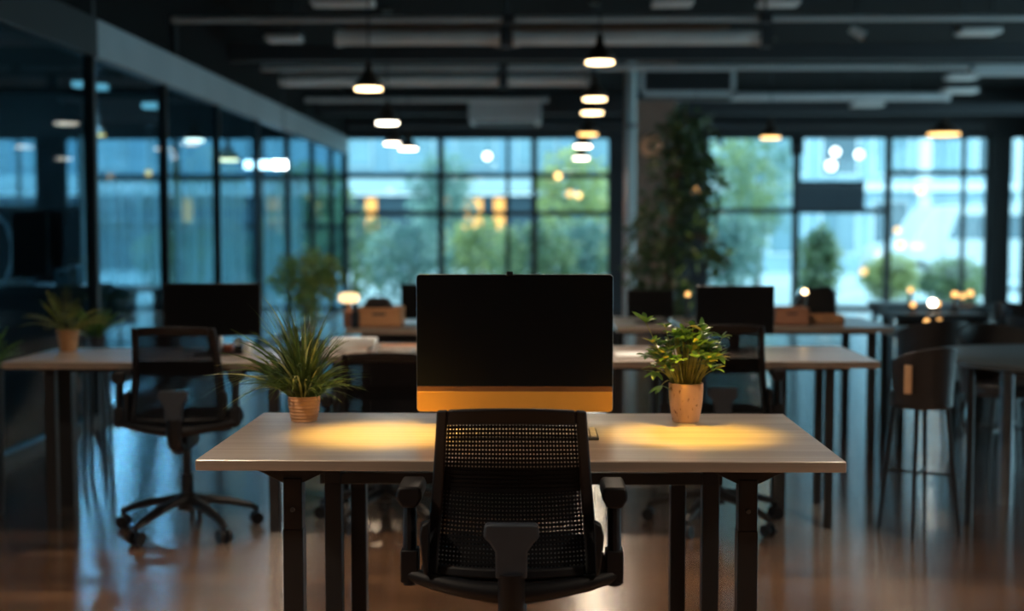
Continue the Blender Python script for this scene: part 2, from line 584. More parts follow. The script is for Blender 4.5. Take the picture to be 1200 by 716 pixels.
# far wall: soffit above the windows, solid pieces between them
WT = 2.69
wf = struct('wall_far')
MB().box2((XL, FAR - 0.05, WT), (XR, FAR + 0.1, CEIL)).build('soffit', M['frame'], wf)
MB().box2((1.17, FAR - 0.05, 0), (2.62, FAR + 0.1, WT)).build('panel', M['dark_wall'], wf)
MB().box2((6.94, FAR - 0.12, 0), (7.22, FAR + 0.1, WT)).build('post', M['frame'], wf)
MB().box2((7.5, FAR - 0.05, 0), (XR, FAR + 0.1, WT)).build('panel', M['dark_wall'], wf)
MB().box2((-7.02, FAR - 0.05, 0), (-6.86, FAR + 0.1, WT)).build('post', M['light_frame'], wf)
MB().box2((-7.68, FAR - 0.05, 0), (-7.3, FAR + 0.1, WT)).build('panel', M['dark_wall'], wf)
MB().box2((XL, FAR - 0.05, 0), (-8.5, FAR + 0.1, WT)).build('panel', M['dark_wall'], wf)
MB().box2((-8.5, FAR - 0.05, 0), (-7.02, FAR + 0.1, 1.55)).build('panel', M['dark_wall'], wf)

wn = 0
def window(x0, x1, z0=0.0, rails=(2.08, 1.50), extra=()):
    global wn
    wn += 1
    w = struct('window_%d' % wn, ((x0 + x1) / 2, FAR, 0))
    hw = (x1 - x0) / 2
    fr = MB()
    t = 0.048
    fr.box2((-hw, -0.04, z0), (-hw + t, 0.04, WT))
    fr.box2((hw - t, -0.04, z0), (hw, 0.04, WT))
    fr.box2((-hw, -0.04, WT - 0.05), (hw, 0.04, WT))
    fr.box2((-hw, -0.04, z0), (hw, 0.04, z0 + 0.08))
    for z in rails:
        fr.box2((-hw, -0.035, z - 0.04), (hw, 0.035, z + 0.04))
    for x in extra:
        fr.box2((x - 0.03, -0.03, z0), (x + 0.03, 0.03, WT))
    fr.build('window_frame', M['frame'], w)
    MB().box2((-hw + 0.01, -0.006, z0 + 0.02), (hw - 0.01, 0.006, WT - 0.02)).build('pane', M['glass'], w)
    return w

window(-8.5, -7.68, 1.55, ())
window(-7.3, -7.02, 1.55, ())
for i in range(3):
    a = -6.86 + i * 1.31
    window(a, a + 1.31, rails=(2.06, 1.3))
window(-2.93, -1.45)
window(-1.45, -0.013, extra=(0.31,))
window(-0.013, 1.17)
window(2.62, 4.0, rails=(1.54,))
window(4.0, 5.41, rails=(1.54,))
window(5.41, 6.94, rails=(2.12,), extra=(0.38,))
window(7.22, 7.5, rails=())

def side_window(x, ya, yb):
    global wn
    wn += 1
    w = struct('window_%d' % wn, (x, (ya + yb) / 2, 0))
    hl = (yb - ya) / 2
    fr = MB()
    fr.box2((-0.04, -hl, 0.3), (0.04, -hl + 0.04, 3.0)).box2((-0.04, hl - 0.04, 0.3), (0.04, hl, 3.0)).box2((-0.04, -hl, 2.95), (0.04, hl, 3.0)).box2((-0.04, -hl, 0.3), (0.04, hl, 0.35))
    fr.box2((-0.03, -hl, 2.06), (0.03, hl, 2.1))
    fr.build('window_frame', M['frame'], w)
    MB().box2((-0.006, -hl + 0.02, 0.32), (0.006, hl - 0.02, 2.98)).build('pane', M['glass'], w)

for i in range(5):
    side_window(XR + 0.05, 6.2 + 2.2 * i, 8.4 + 2.2 * i)  # out of view, added to throw blue daylight on ceiling and floor
for i in range(6):
    side_window(XL - 0.05, 5.2 + 2.2 * i, 7.4 + 2.2 * i)  # out of view, added to lift the dark office with blue daylight

# glass partition of the side office
PX = -2.93
pw = struct('wall_left')
MB().box2((PX - 0.06, 8.53, 2.42), (PX + 0.06, FAR - 0.05, 2.67)).build('header', M['header'], pw, 0.004)
MB().box2((PX - 0.06, 2.0, 2.42), (PX + 0.06, 8.53, 2.67)).build('header', M['frame'], pw, 0.004)  # near stretch coloured dark for the dim reflection lying over it
MB().box2((PX - 0.05, 2.0, 2.67), (PX + 0.03, FAR - 0.05, CEIL)).build('bulkhead', M['ceiling'], pw)
MB().box2((PX - 0.04, 2.0, 0), (PX + 0.04, FAR - 0.05, 0.06)).build('bottom_rail', M['frame'], pw)
ys = [5.1, 6.8, 8.53, 10.2, 11.9, 13.6, 15.3, 17.0, 18.6]
for y in ys:
    hw = 0.03 if y == 8.53 else 0.016
    MB().box2((PX - 0.035, y - hw, 0.06), (PX + 0.035, y + hw, CEIL if y == 8.53 else 2.42)).build('mullion', M['frame'], pw)
yy = [2.0] + ys + [FAR - 0.05]
for a, b in zip(yy[:-1], yy[1:]):
    MB().box2((PX - 0.006, a + 0.02, 0.06), (PX + 0.006, b - 0.02, 2.42)).build('glass_panel', M['office_glass'], pw)

# sheer curtains inside the office windows
def curtain(x0, x1, z1, label, y=FAR - 0.25):
    t = thing('sheer_curtain', ((x0 + x1) / 2, y, 0), label, 'curtain', group='sheer curtains in the side office')
    hw = (x1 - x0) / 2
    mb = MB()
    n = int((x1 - x0) * 26)
    prev = None
    for i in range(n + 1):
        x = -hw + 2 * hw * i / n
        yv = 0.035 * math.sin(i * 1.7) + 0.02 * math.sin(i * 0.53)
        v = (mb.bm.verts.new((x, yv, 0.03)), mb.bm.verts.new((x, yv, z1)))
        if prev:
            mb.bm.faces.new((prev[0], v[0], v[1], prev[1]))
        prev = v
    mb.build('fabric', M['sheer'], t, sharp=80)
    MB().cyl((-hw, 0, z1 + 0.015), (hw, 0, z1 + 0.015), 0.014, 8).build('curtain_rail', M['frame'], t)

curtain(-6.8, -5.62, 1.98, 'sheer pale curtain beside the pale post in the glass office')
curtain(-5.5, -4.4, 1.98, 'sheer pale curtain in the middle bay of the glass office')
curtain(-4.15, -3.55, 1.98, 'narrow sheer curtain in the glass office bay nearest the open window')

# pillar in front of the far wall with its pipe and the round panel
pil = struct('trim_1', (1.43, 16.3, 0))
MB().box2((-0.30, -0.25, 0), (0.30, 0.25, CEIL)).build('pillar', M['pillar'], pil, 0.006)
t = thing('vertical_pipe', (at(740, 200, 15.95).x, 15.95, 0), 'pale steel pipe running up the left edge of the brown pillar', 'pipe')
MB().cyl((0, 0, 0), (0, 0, CEIL), 0.055, 16).build('pipe', M['light_frame'], t)
MB().cyl((0, 0, 1.2), (0, 0, 1.26), 0.066, 16).build('pipe_clamp', M['steel'], t)
MB().cyl((0, 0, 2.5), (0, 0, 2.56), 0.066, 16).build('pipe_clamp', M['steel'], t)
p = at(763, 171, 16.0)
t = thing('wall_disc', (p.x, 16.05, p.z), 'round tan disc mounted high on the brown pillar', 'wall disc')
b = MB()
b.tube([(0, -0.03, 0), (0, 0.0, 0)], 0.14, 32)
b.build('disc', M['disc'], t, 0.006)
MB().tube([(0, -0.045, 0), (0, -0.02, 0)], 0.03, 16).build('hub', M['lamp_metal'], t)

# ------------------------------------------------------------------ ceiling services
def cross_pipe(name, x0, x1, py, Y, r, m, label, cat='pipe', clamps=(), square=False, copper=None, ends=True):
    pa, pb = at(x0, py, Y), at(x1, py, Y)
    z = (pa.z + pb.z) / 2
    t = thing(name, ((pa.x + pb.x) / 2, Y, z), label, cat)
    hl = (pb.x - pa.x) / 2
    if square:
        MB().box((0, 0, 0), (2 * hl, r * 2.2, r * 2)).build('duct_run', m, t, 0.008)
    else:
        MB().cyl((-hl, 0, 0), (hl, 0, 0), r, 20).build('pipe_run', m, t)
    if ends:
        for sx in (-1, 1):
            MB().cyl((sx * hl - 0.03, 0, 0), (sx * hl + 0.03, 0, 0), r * 1.15, 20).build('end_collar', m, t)
    for cx in clamps:
        x = at(cx, py, Y).x - t.location.x
        MB().box2((x - 0.05, -r * 1.2, -r * 1.3), (x + 0.05, r * 1.2, r * 1.3)).build('hanger_band', M['dark_pipe'], t)
        MB().cyl((x, 0, r), (x, 0, CEIL - z), 0.012, 8).build('hanger_rod', M['dark_pipe'], t)
    nrod = 2
    for k in range(nrod):
        x = -hl * 0.7 + 1.4 * hl * k
        if not clamps:
            MB().cyl((x, 0, r), (x, 0, CEIL - z), 0.01, 8).build('hanger_rod', M['dark_pipe'], t)
    return t

t = cross_pipe('ceiling_pipe', 205, 1230, 22, 10.4, 0.026, M['pipe'], 'long thin grey ceiling pipe nearest the camera crossing the whole room', clamps=(596, 897))
MB().tube([(-(at(1230, 22, 10.4).x - at(205, 22, 10.4).x) / 2, 0, 0), (-(at(1230, 22, 10.4).x - at(205, 22, 10.4).x) / 2, 0, -0.26)], 0.02, 12).build('drop_pipe', M['dark_pipe'], t)
cross_pipe('air_duct', 398, 583, 44, 11.6, 0.066, M['duct'], 'short round galvanised duct left of the ceiling hanger bracket', 'duct', clamps=(593,))
cross_pipe('air_duct', 605, 893, 44, 11.6, 0.066, M['duct'], 'longer round galvanised duct right of the ceiling hanger bracket', 'duct', clamps=(897,))
cross_pipe('copper_pipe', 410, 850, 34, 12.1, 0.03, M['copper'], 'copper coloured pipe just above the front round ducts', 'pipe')
cross_pipe('ceiling_beam', 170, 1290, 62, 12.4, 0.075, M['dark_pipe'], 'dark ceiling beam behind the front round ducts', 'beam', square=True, ends=False)
cross_pipe('ceiling_pipe', 255, 1240, 79, 13.8, 0.03, M['pipe'], 'grey ceiling pipe just above the rear long duct', clamps=(590,))
cross_pipe('air_duct', 290, 688, 94, 14.8, 0.066, M['duct'], 'long pale duct with a middle hanger behind the near pendant lamps', 'duct', clamps=(590,))
cross_pipe('ceiling_pipe', 360, 640, 117, 16.4, 0.03, M['pipe'], 'short grey pipe beside the ceiling air conditioner')
cross_pipe('ceiling_pipe', 795, 1110, 113, 16.4, 0.055, M['pipe'], 'thick grey pipe over the indoor tree on the right')
cross_pipe('ceiling_beam', 300, 1290, 128, 17.4, 0.07, M['dark_pipe'], 'dark ceiling beam in front of the far windows', 'beam', square=True, ends=False)
cross_pipe('ceiling_pipe', 410, 1150, 146, 18.9, 0.05, M['dark_pipe'], 'dark pipe directly above the far windows')
cross_pipe('cable_tray', 1140, 1320, 82, 13.2, 0.055, M['pipe'], 'grey cable tray at the right edge of the ceiling', 'cable tray', square=True)

# vent box and air conditioner
a, b2 = at(750, 113, 14.2), at(862, 80, 14.2)
t = thing('vent_box', ((a.x + b2.x) / 2, 14.2, a.z), 'dark vent box with pale frame hanging beside the brown pillar', 'vent')
w2, h = (b2.x - a.x) / 2, b2.z - a.z
MB().box2((-w2, 0, 0), (w2, 0.5, h)).build('housing', M['dark_pipe'], t)
fr = MB()
fr.box2((-w2, -0.03, 0), (w2, 0, 0.06)).box2((-w2, -0.03, h - 0.03), (w2, 0, h)).box2((w2 - 0.05, -0.03, 0), (w2, 0, h)).box2((-w2, -0.03, 0), (-w2 + 0.05, 0, h))
fr.build('vent_frame', M['pipe'], t)
gl = MB()
for k in range(7):
    z = 0.08 + (h - 0.14) * k / 6
    gl.box((0, -0.012, z), (2 * w2 - 0.1, 0.02, 0.012), (0.5, 0, 0))
gl.build('louvre', M['dark_pipe'], t)
for sx in (-1, 1):
    MB().cyl((sx * w2 * 0.8, 0.25, h), (sx * w2 * 0.8, 0.25, CEIL - a.z), 0.012, 8).build('hanger_rod', M['dark_pipe'], t)
a, b2 = at(549, 142, 16.9), at(634, 115, 16.9)
t = thing('air_conditioner', ((a.x + b2.x) / 2, 16.9, a.z), 'square grey air conditioner unit hanging between the pendant rows', 'air conditioner')
w2, h = (b2.x - a.x) / 2, b2.z - a.z
MB().box2((-w2, 0, 0), (w2, 0.8, h)).build('housing', M['pipe'], t, 0.02)
MB().box2((-w2 * 0.85, 0.1, -0.015), (w2 * 0.85, 0.7, 0)).build('intake_grille', M['dark_pipe'], t, 0.004)
for sx in (-1, 1):
    MB().cyl((sx * w2 * 0.8, 0.4, h), (sx * w2 * 0.8, 0.4, CEIL - a.z), 0.012, 8).build('hanger_rod', M['dark_pipe'], t)

# pale panel lights / access covers on the ceiling
def ceil_panel(px, py, wpx, Y, label, m='duct', zz=None):
    p = at(px, py, Y)
    w = wpx / F * Y
    t = thing('ceiling_fixture', (p.x, Y, p.z), label, 'ceiling fixture')
    MB().box2((-w / 2, -0.12, -0.02), (w / 2, 0.12, 0.03)).build('diffuser', M[m], t, 0.01)
    MB().box2((-w / 2 - 0.01, -0.14, 0.03), (w / 2 + 0.01, 0.14, 0.07)).build('housing', M['dark_pipe'], t, 0.006)
    for sx in (-1, 1):
        MB().cyl((sx * w * 0.35, 0, 0.06), (sx * w * 0.35, 0, CEIL - p.z), 0.008, 8).build('hanger_rod', M['dark_pipe'], t)

ceil_panel(402, 4, 72, 11.2, 'pale unlit ceiling fixture at the top edge left of centre')
ceil_panel(788, 4, 46, 11.2, 'pale unlit ceiling fixture at the top edge right of the near pendant')
ceil_panel(912, 4, 46, 11.2, 'pale unlit ceiling fixture at the top edge above the hanger bracket')
ceil_panel(1146, 38, 46, 11.8, 'pale unlit ceiling fixture high at the right')
ceil_panel(1126, 91, 34, 15.0, 'upper pale fixture of the right ceiling cluster')
ceil_panel(1124, 107, 38, 16.0, 'middle pale fixture of the right ceiling cluster')
ceil_panel(1016, 123, 36, 17.0, 'pale fixture above the window with the slate blind')
ceil_panel(985, 129, 26, 17.8, 'small dim fixture left of the one above the slate blind')
ceil_panel(333, 46, 40, 11.8, 'dim ceiling fixture beside the left end of the front duct')
p = at(1003, 39, 11.5)
t = thing('spotlight', (p.x, 11.5, p.z), 'small tilted ceiling spotlight on the right', 'spotlight')
MB().cyl((0, 0, 0.03), (0, 0, CEIL - p.z), 0.012, 8).build('stem', M['dark_pipe'], t)
MB().tube([(-0.05, 0, 0.04), (0.07, -0.02, -0.03)], [0.035, 0.045], 16).build('spot_head', M['duct'], t)


PEND, OFFL = [], []
# pendants
def pendant(px, py, Y, label, wd=0.22, m='lamp_warm', group=None, drop=True, loc=None, power=0):
    p = Vector(loc) if loc else at(px, py, Y)
    t = thing('pendant_lamp', p, label, 'pendant lamp', group=group)
    if power:
        PEND.append((p.x, p.y, p.z, power, (1.0, 0.80, 0.60)))
    r = wd / 2
    MB().lathe([(r * 0.93, -0.004), (r * 0.95, 0.004), (r * 0.93, 0.03), (r * 0.5, 0.035)]).build('diffuser', M[m], t)
    MB().lathe([(r * 0.97, 0.012), (r * 1.02, 0.012), (r * 1.0, 0.05), (r * 0.55, 0.10), (r * 0.28, 0.15), (r * 0.22, 0.21), (0.012, 0.22)], cap=False).build('lamp_shade', M['lamp_metal'], t)
    MB().cyl((0, 0, 0.2), (0, 0, CEIL - p.z), 0.007, 8).build('cord', M['dark_pipe'], t)
    MB().lathe([(0.05, CEIL - p.z - 0.03), (0.05, CEIL - p.z)], seg=16).build('ceiling_rose', M['lamp_metal'], t)
    return t

G1 = None
pendant(703, 74, 9.8, 'nearest and highest warm pendant lamp of the right hand row', power=18)
pendant(697, 117, 11.9, 'second warm pendant lamp from the front in the right row', power=18)
pendant(694, 133, 12.8, 'third warm pendant lamp from the front in the right row', power=18)
pendant(689, 158, 14.2, 'fourth warm pendant lamp from the front in the right row', m='lamp_amber', power=18)
pendant(683, 172, 16.3, 'fifth pendant lamp of the right row against the window top', m='lamp_white', power=18)
pendant(681, 186, 17.8, 'farthest lowest pendant lamp of the right row', m='lamp_white', power=18)
pendant(432, 105, 10.1, 'nearest pendant lamp of the left row', m='lamp_warm', power=18)
pendant(454, 145, 12.3, 'second pendant lamp of the left row', m='lamp_white', power=18)
pendant(461, 169, 15.6, 'left one of the two farthest pendant lamps in the left row', m='lamp_white', power=18)
pendant(478, 175, 15.2, 'right one of the two farthest pendant lamps in the left row', m='lamp_white', power=18)
pendant(903, 162, 14.2, 'single amber pendant lamp in front of the right hand window', m='lamp_amber', power=18)
pendant(228, 165, 14.6, 'white pendant lamp with dark shade seen through the office glass', m='lamp_white', power=18)
pendant(267, 188, 13.0, 'warm pendant lamp behind the office glass nearest the white tube light', m='lamp_warm', power=18)
pendant(116, 159, 13.0, 'dim amber pendant lamp beside the dark glass mullion', wd=0.13, m='lamp_amber', power=18)
pendant(1106, 158, 16.8, 'wide amber lamp over the right window corner', wd=0.42, m='lamp_amber', power=18)
# the two lamps straight over the main desk (above the frame)
DL = [(-0.42, 3.55), (0.43, 3.56)]
pendant(0, 0, 0, 'warm pendant lamp above the left half of the main desk', loc=(DL[0][0], DL[0][1], 2.2))
pendant(0, 0, 0, 'warm pendant lamp above the right half of the main desk', loc=(DL[1][0], DL[1][1], 2.2))

for (x, y, lab, pw_) in ((-1.45, 5.3, 'added warm fill lamp above the left desk', 28), (0.35, 5.6, 'added warm fill lamp above the gap behind the central desk', 135), (1.9, 5.0, 'added warm fill lamp above the right desk', 10),
                        (-1.9, 2.5, 'added warm fill lamp over the aisle left of the central desk', 210), (2.1, 2.5, 'added warm fill lamp over the aisle right of the central desk', 190)):
    pendant(0, 0, 0, lab, loc=(x, y, 2.5), power=pw_)  # unseen pendants added above the frame to warm the floor and desks

# tube light and small glowing fittings inside the office
p = at(312, 193, 14.5)
t = thing('tube_light', (p.x, 14.5, p.z), 'white linear tube light glowing inside the glass office', 'tube light')
MB().cyl((-0.24, 0, 0), (0.24, 0, 0), 0.045, 16).build('tube', M['tube_white'], t)
for sx in (-1, 1):
    MB().cyl((sx * 0.24, 0, 0), (sx * 0.27, 0, 0), 0.05, 16).build('end_cap', M['dark_pipe'], t)
    MB().cyl((sx * 0.2, 0, 0.04), (sx * 0.2, 0, CEIL - p.z), 0.006, 6).build('suspension_wire', M['dark_pipe'], t)
for px, py, w, lab in ((95, 98, 18, 'pale teal office downlight left of the dark mullion'), (118, 101, 15, 'pale teal office downlight right of the dark mullion'),
                       (178, 123, 21, 'pale greenish office downlight between two mullions'), (74, 19, 13, 'dim blue office downlight near the top left corner')):
    p = at(px, py, 12.5)
    OFFL.append(tuple(p))
    t = thing('office_downlight', p, lab, 'downlight')
    ww = w / F * 12.5
    MB().box2((-ww / 2, -0.06, -0.035), (ww / 2, 0.06, 0.02)).build('diffuser', M['panel_teal'], t, 0.015)
    MB().box2((-ww / 2 - 0.01, -0.07, 0.02), (ww / 2 + 0.01, 0.07, 0.05)).build('housing', M['dark_pipe'], t)
    MB().cyl((0, 0, 0.05), (0, 0, CEIL - p.z), 0.006, 6).build('suspension_rod', M['dark_pipe'], t)


def bulb(px, py, Y, r, m, label, cord_to=None, cat='globe lamp', name='globe_lamp', foot=None, group=None):
    p = at(px, py, Y)
    t = thing(name, p, label, cat, group=group)
    MB().lathe([(r * math.sin(PI * k / 10), -r * math.cos(PI * k / 10)) for k in range(1, 10)], seg=16).build('globe', M[m], t)
    if cord_to is not None:
        MB().lathe([(r * 0.4, r * 0.85), (r * 0.4, r * 1.5), (0.004, r * 1.6)], seg=12).build('socket', M['dark_pipe'], t)
        MB().cyl((0, 0, r * 1.5), (0, 0, cord_to - p.z), 0.004, 6).build('cord', M['dark_pipe'], t)
    if foot is not None:
        MB().lathe([(r * 1.6, foot - p.z), (r * 1.6, foot - p.z + 0.008), (r * 0.7, foot - p.z + 0.012), (r * 0.6, -r * 0.8)], seg=16).build('lamp_base', M['lamp_metal'], t)
    return t

bulb(174, 203, 13.0, 0.035, 'bulb_warm', 'small orange bulb hanging inside the glass office', CEIL)
bulb(160, 7, 10.8, 0.022, 'bulb_warm', 'tiny orange bulb in the dark ceiling top left', CEIL)
bulb(571, 183, 18.5, 0.055, 'bulb_white', 'white globe lamp hanging before the middle far window', CEIL)
bulb(654, 206, 18.8, 0.045, 'lamp_amber', 'amber globe lamp under the right pendant row', CEIL)
bulb(815, 224, 14.0, 0.04, 'bulb_warm', 'orange globe glowing within the indoor tree', CEIL)

# ------------------------------------------------------------------ desks
def Yz(py, z=0.74):
    return onz(627, py, z).y

DF, DB = Yz(540.2), Yz(484.2)
DW0 = onz(226, 540.6, 0.74).x
DW1 = onz(988.5, 538.6, 0.74).x
print('desk', DF, DB, DW0, DW1)
DX = (DW0 + DW1) / 2
DHW = (DW1 - DW0) / 2
DDEP = DB - DF
desk = thing('office_desk', (DX, DF, 0), 'large light wood desk in the centre with black metal legs', 'desk')
MB().box2((-DHW, 0, 0.713), (DHW, DDEP, 0.74)).build('desktop', [M['desk']], desk, 0.0025)
# edge band at the front
MB().box2((-DHW + 0.002, -0.0015, 0.7145), (DHW - 0.002, 0.0008, 0.7375)).build('edge_band', M['desk_edge'], desk)


def desk_leg(cx, cy, w, ztop, d=None, collar=True):
    mb = MB()
    d = d or w
    mb.box2((cx - w / 2, cy - d / 2, 0.46), (cx + w / 2, cy + d / 2, ztop))
    mb.box2((cx - w / 2 - 0.0015, cy - d / 2 - 0.0015, 0.012), (cx + w / 2 + 0.0015, cy + d / 2 + 0.0015, 0.55))
    mb.box2((cx - w / 2 - 0.006, cy - d / 2 - 0.006, 0.0), (cx + w / 2 + 0.006, cy + d / 2 + 0.006, 0.014))
    return mb

LY = 0.10
for px in (345.5, 874.5):
    cx = at(px, 640, DF + LY).x - DX
    l = desk_leg(cx, LY, 0.048, 0.68).build('leg', M['black_metal'], desk, 0.003)
    MB().tube([(cx, LY - 0.03, 0.60), (cx, LY - 0.018, 0.60)], 0.006, 12).build('bolt', M['steel'], l)
    w0, w1 = 0.105, 0.027
    MB().prism([(cx - w0, 0.713), (cx - w0, 0.706), (cx - w1, 0.668), (cx + w1, 0.668), (cx + w0, 0.706), (cx + w0, 0.713)], 'y', LY - 0.02, LY + 0.02).build('leg_bracket', M['black_metal'], desk, 0.002)
ym = DDEP - 0.13
for px in (392, 831.5):
    cx = at(px, 640, DF + ym).x - DX
    desk_leg(cx, ym, 0.048, 0.713).build('leg', M['black_metal'], desk, 0.003)
yi = DDEP - 0.03
for px in (421.5, 793.5):
    cx = at(px, 640, DF + yi).x - DX
    desk_leg(cx, yi, 0.044, 0.713).build('leg', M['black_metal'], desk, 0.003)
zr0, zr1 = at(600, 566.5, DF + ym).z, at(600, 553, DF + ym).z
xa, xb = at(376, 560, DF + ym).x - DX, at(846, 560, DF + ym).x - DX
MB().box2((xa, ym - 0.02, zr0), (xb, ym + 0.02, zr1)).build('cross_rail', M['black_metal'], desk, 0.003)
for sx in (xa + 0.02, xb - 0.02):
    MB().box2((sx - 0.02, LY, 0.685), (sx + 0.02, DDEP - 0.02, 0.713)).build('side_rail', M['black_metal'], desk, 0.003)


def simple_desk(x0, x1, y0, y1, label, legs, name='office_desk', z=0.74, rail=True, th=0.03, panel=False):
    cx = (x0 + x1) / 2
    t = thing(name, (cx, y0, 0), label, 'desk')
    hw, dp = (x1 - x0) / 2, y1 - y0
    MB().box2((-hw, 0, z - th), (hw, dp, z)).build('desktop', M['desk'], t, 0.003)
    MB().box2((-hw + 0.002, -0.0015, z - th + 0.003), (hw - 0.002, 0.0008, z - 0.003)).build('edge_band', M['desk_edge'], t)
    for (lx, ly, w) in legs:
        MB().box2((lx - cx - w / 2, ly - y0 - w / 2, 0), (lx - cx + w / 2, ly - y0 + w / 2, z - th)).build('leg', M['black_metal'], t, 0.002)
    if panel:
        MB().box2((-hw + 0.06, dp * 0.5 + 0.035, 0.10), (hw - 0.06, dp * 0.5 + 0.055, z - th)).build('light_block_panel', M['planter'], t, 0.003)  # panel added to block window reflections on the floor
    if rail:
        MB().box2((-hw + 0.05, dp * 0.45, z - th - 0.045), (hw - 0.05, dp * 0.45 + 0.03, z - th - 0.002)).build('cross_rail', M['black_metal'], t)
    return t

LDF, LDB = Yz(425.4), Yz(408.5)
RDF, RDB = Yz(423), Yz(405)
MDF, MDB = Yz(417.5), Yz(402)
lx0 = onz(-3, 425.4, 0.74).x
lx1 = -1.06
l1 = onz(58.5, 624, 0); l2 = onz(84, 590, 0)
simple_desk(lx0, lx1, LDF, LDB, 'wood desk at the left edge carrying the small potted plant and monitor',
            [(l1.x, LDF + 0.09, 0.046), (l2.x, LDB - 0.06, 0.075), (lx1 - 0.06, LDF + 0.09, 0.046), (lx1 - 0.06, LDB - 0.06, 0.06)])
simple_desk(-0.99, 0.22, MDF, MDB, 'wood desk directly behind the large monitor with papers on it',
            [(-0.93, MDF + 0.35, 0.045), (0.16, MDF + 0.08, 0.045), (-0.93, MDB - 0.06, 0.045), (0.16, MDB - 0.06, 0.045)])
rx1 = onz(1030, 423, 0.74).x
ra, rb = onz(964, 613, 0), onz(974, 606, 0)
simple_desk(0.31, rx1, RDF, RDB, 'wood desk on the right with a bluish shine on its top',
            [(ra.x, RDF + 0.1, 0.036), (rb.x, RDB - 0.1, 0.036), (at(912, 520, RDF + .3).x, RDF + 0.3, 0.06), (0.36, RDF + 0.08, 0.036), (0.36, RDB - 0.08, 0.036)])
R3F, R3B = Yz(383), Yz(371)
r3x1 = onz(1046, 383, 0.74).x
simple_desk(0.85, r3x1, R3F, R3B, 'farther wood desk on the right holding a wooden box',
            [(0.95, R3F + 0.1, 0.045), (r3x1 - 0.1, R3F + 0.1, 0.045), (0.95, R3B - 0.1, 0.045), (r3x1 - 0.1, R3B - 0.1, 0.045)])
l3x0 = onz(398, 389, 0.74).x
L3F, L3B = Yz(386), Yz(374)
simple_desk(l3x0, 0.36, L3F, L3B, 'farther wood desk with glowing table lamp behind the central monitor',
            [(l3x0 + 0.1, L3F + 0.1, 0.045), (0.26, L3F + 0.1, 0.045), (l3x0 + 0.1, L3B - 0.1, 0.045), (0.26, L3B - 0.1, 0.045)], panel=True)


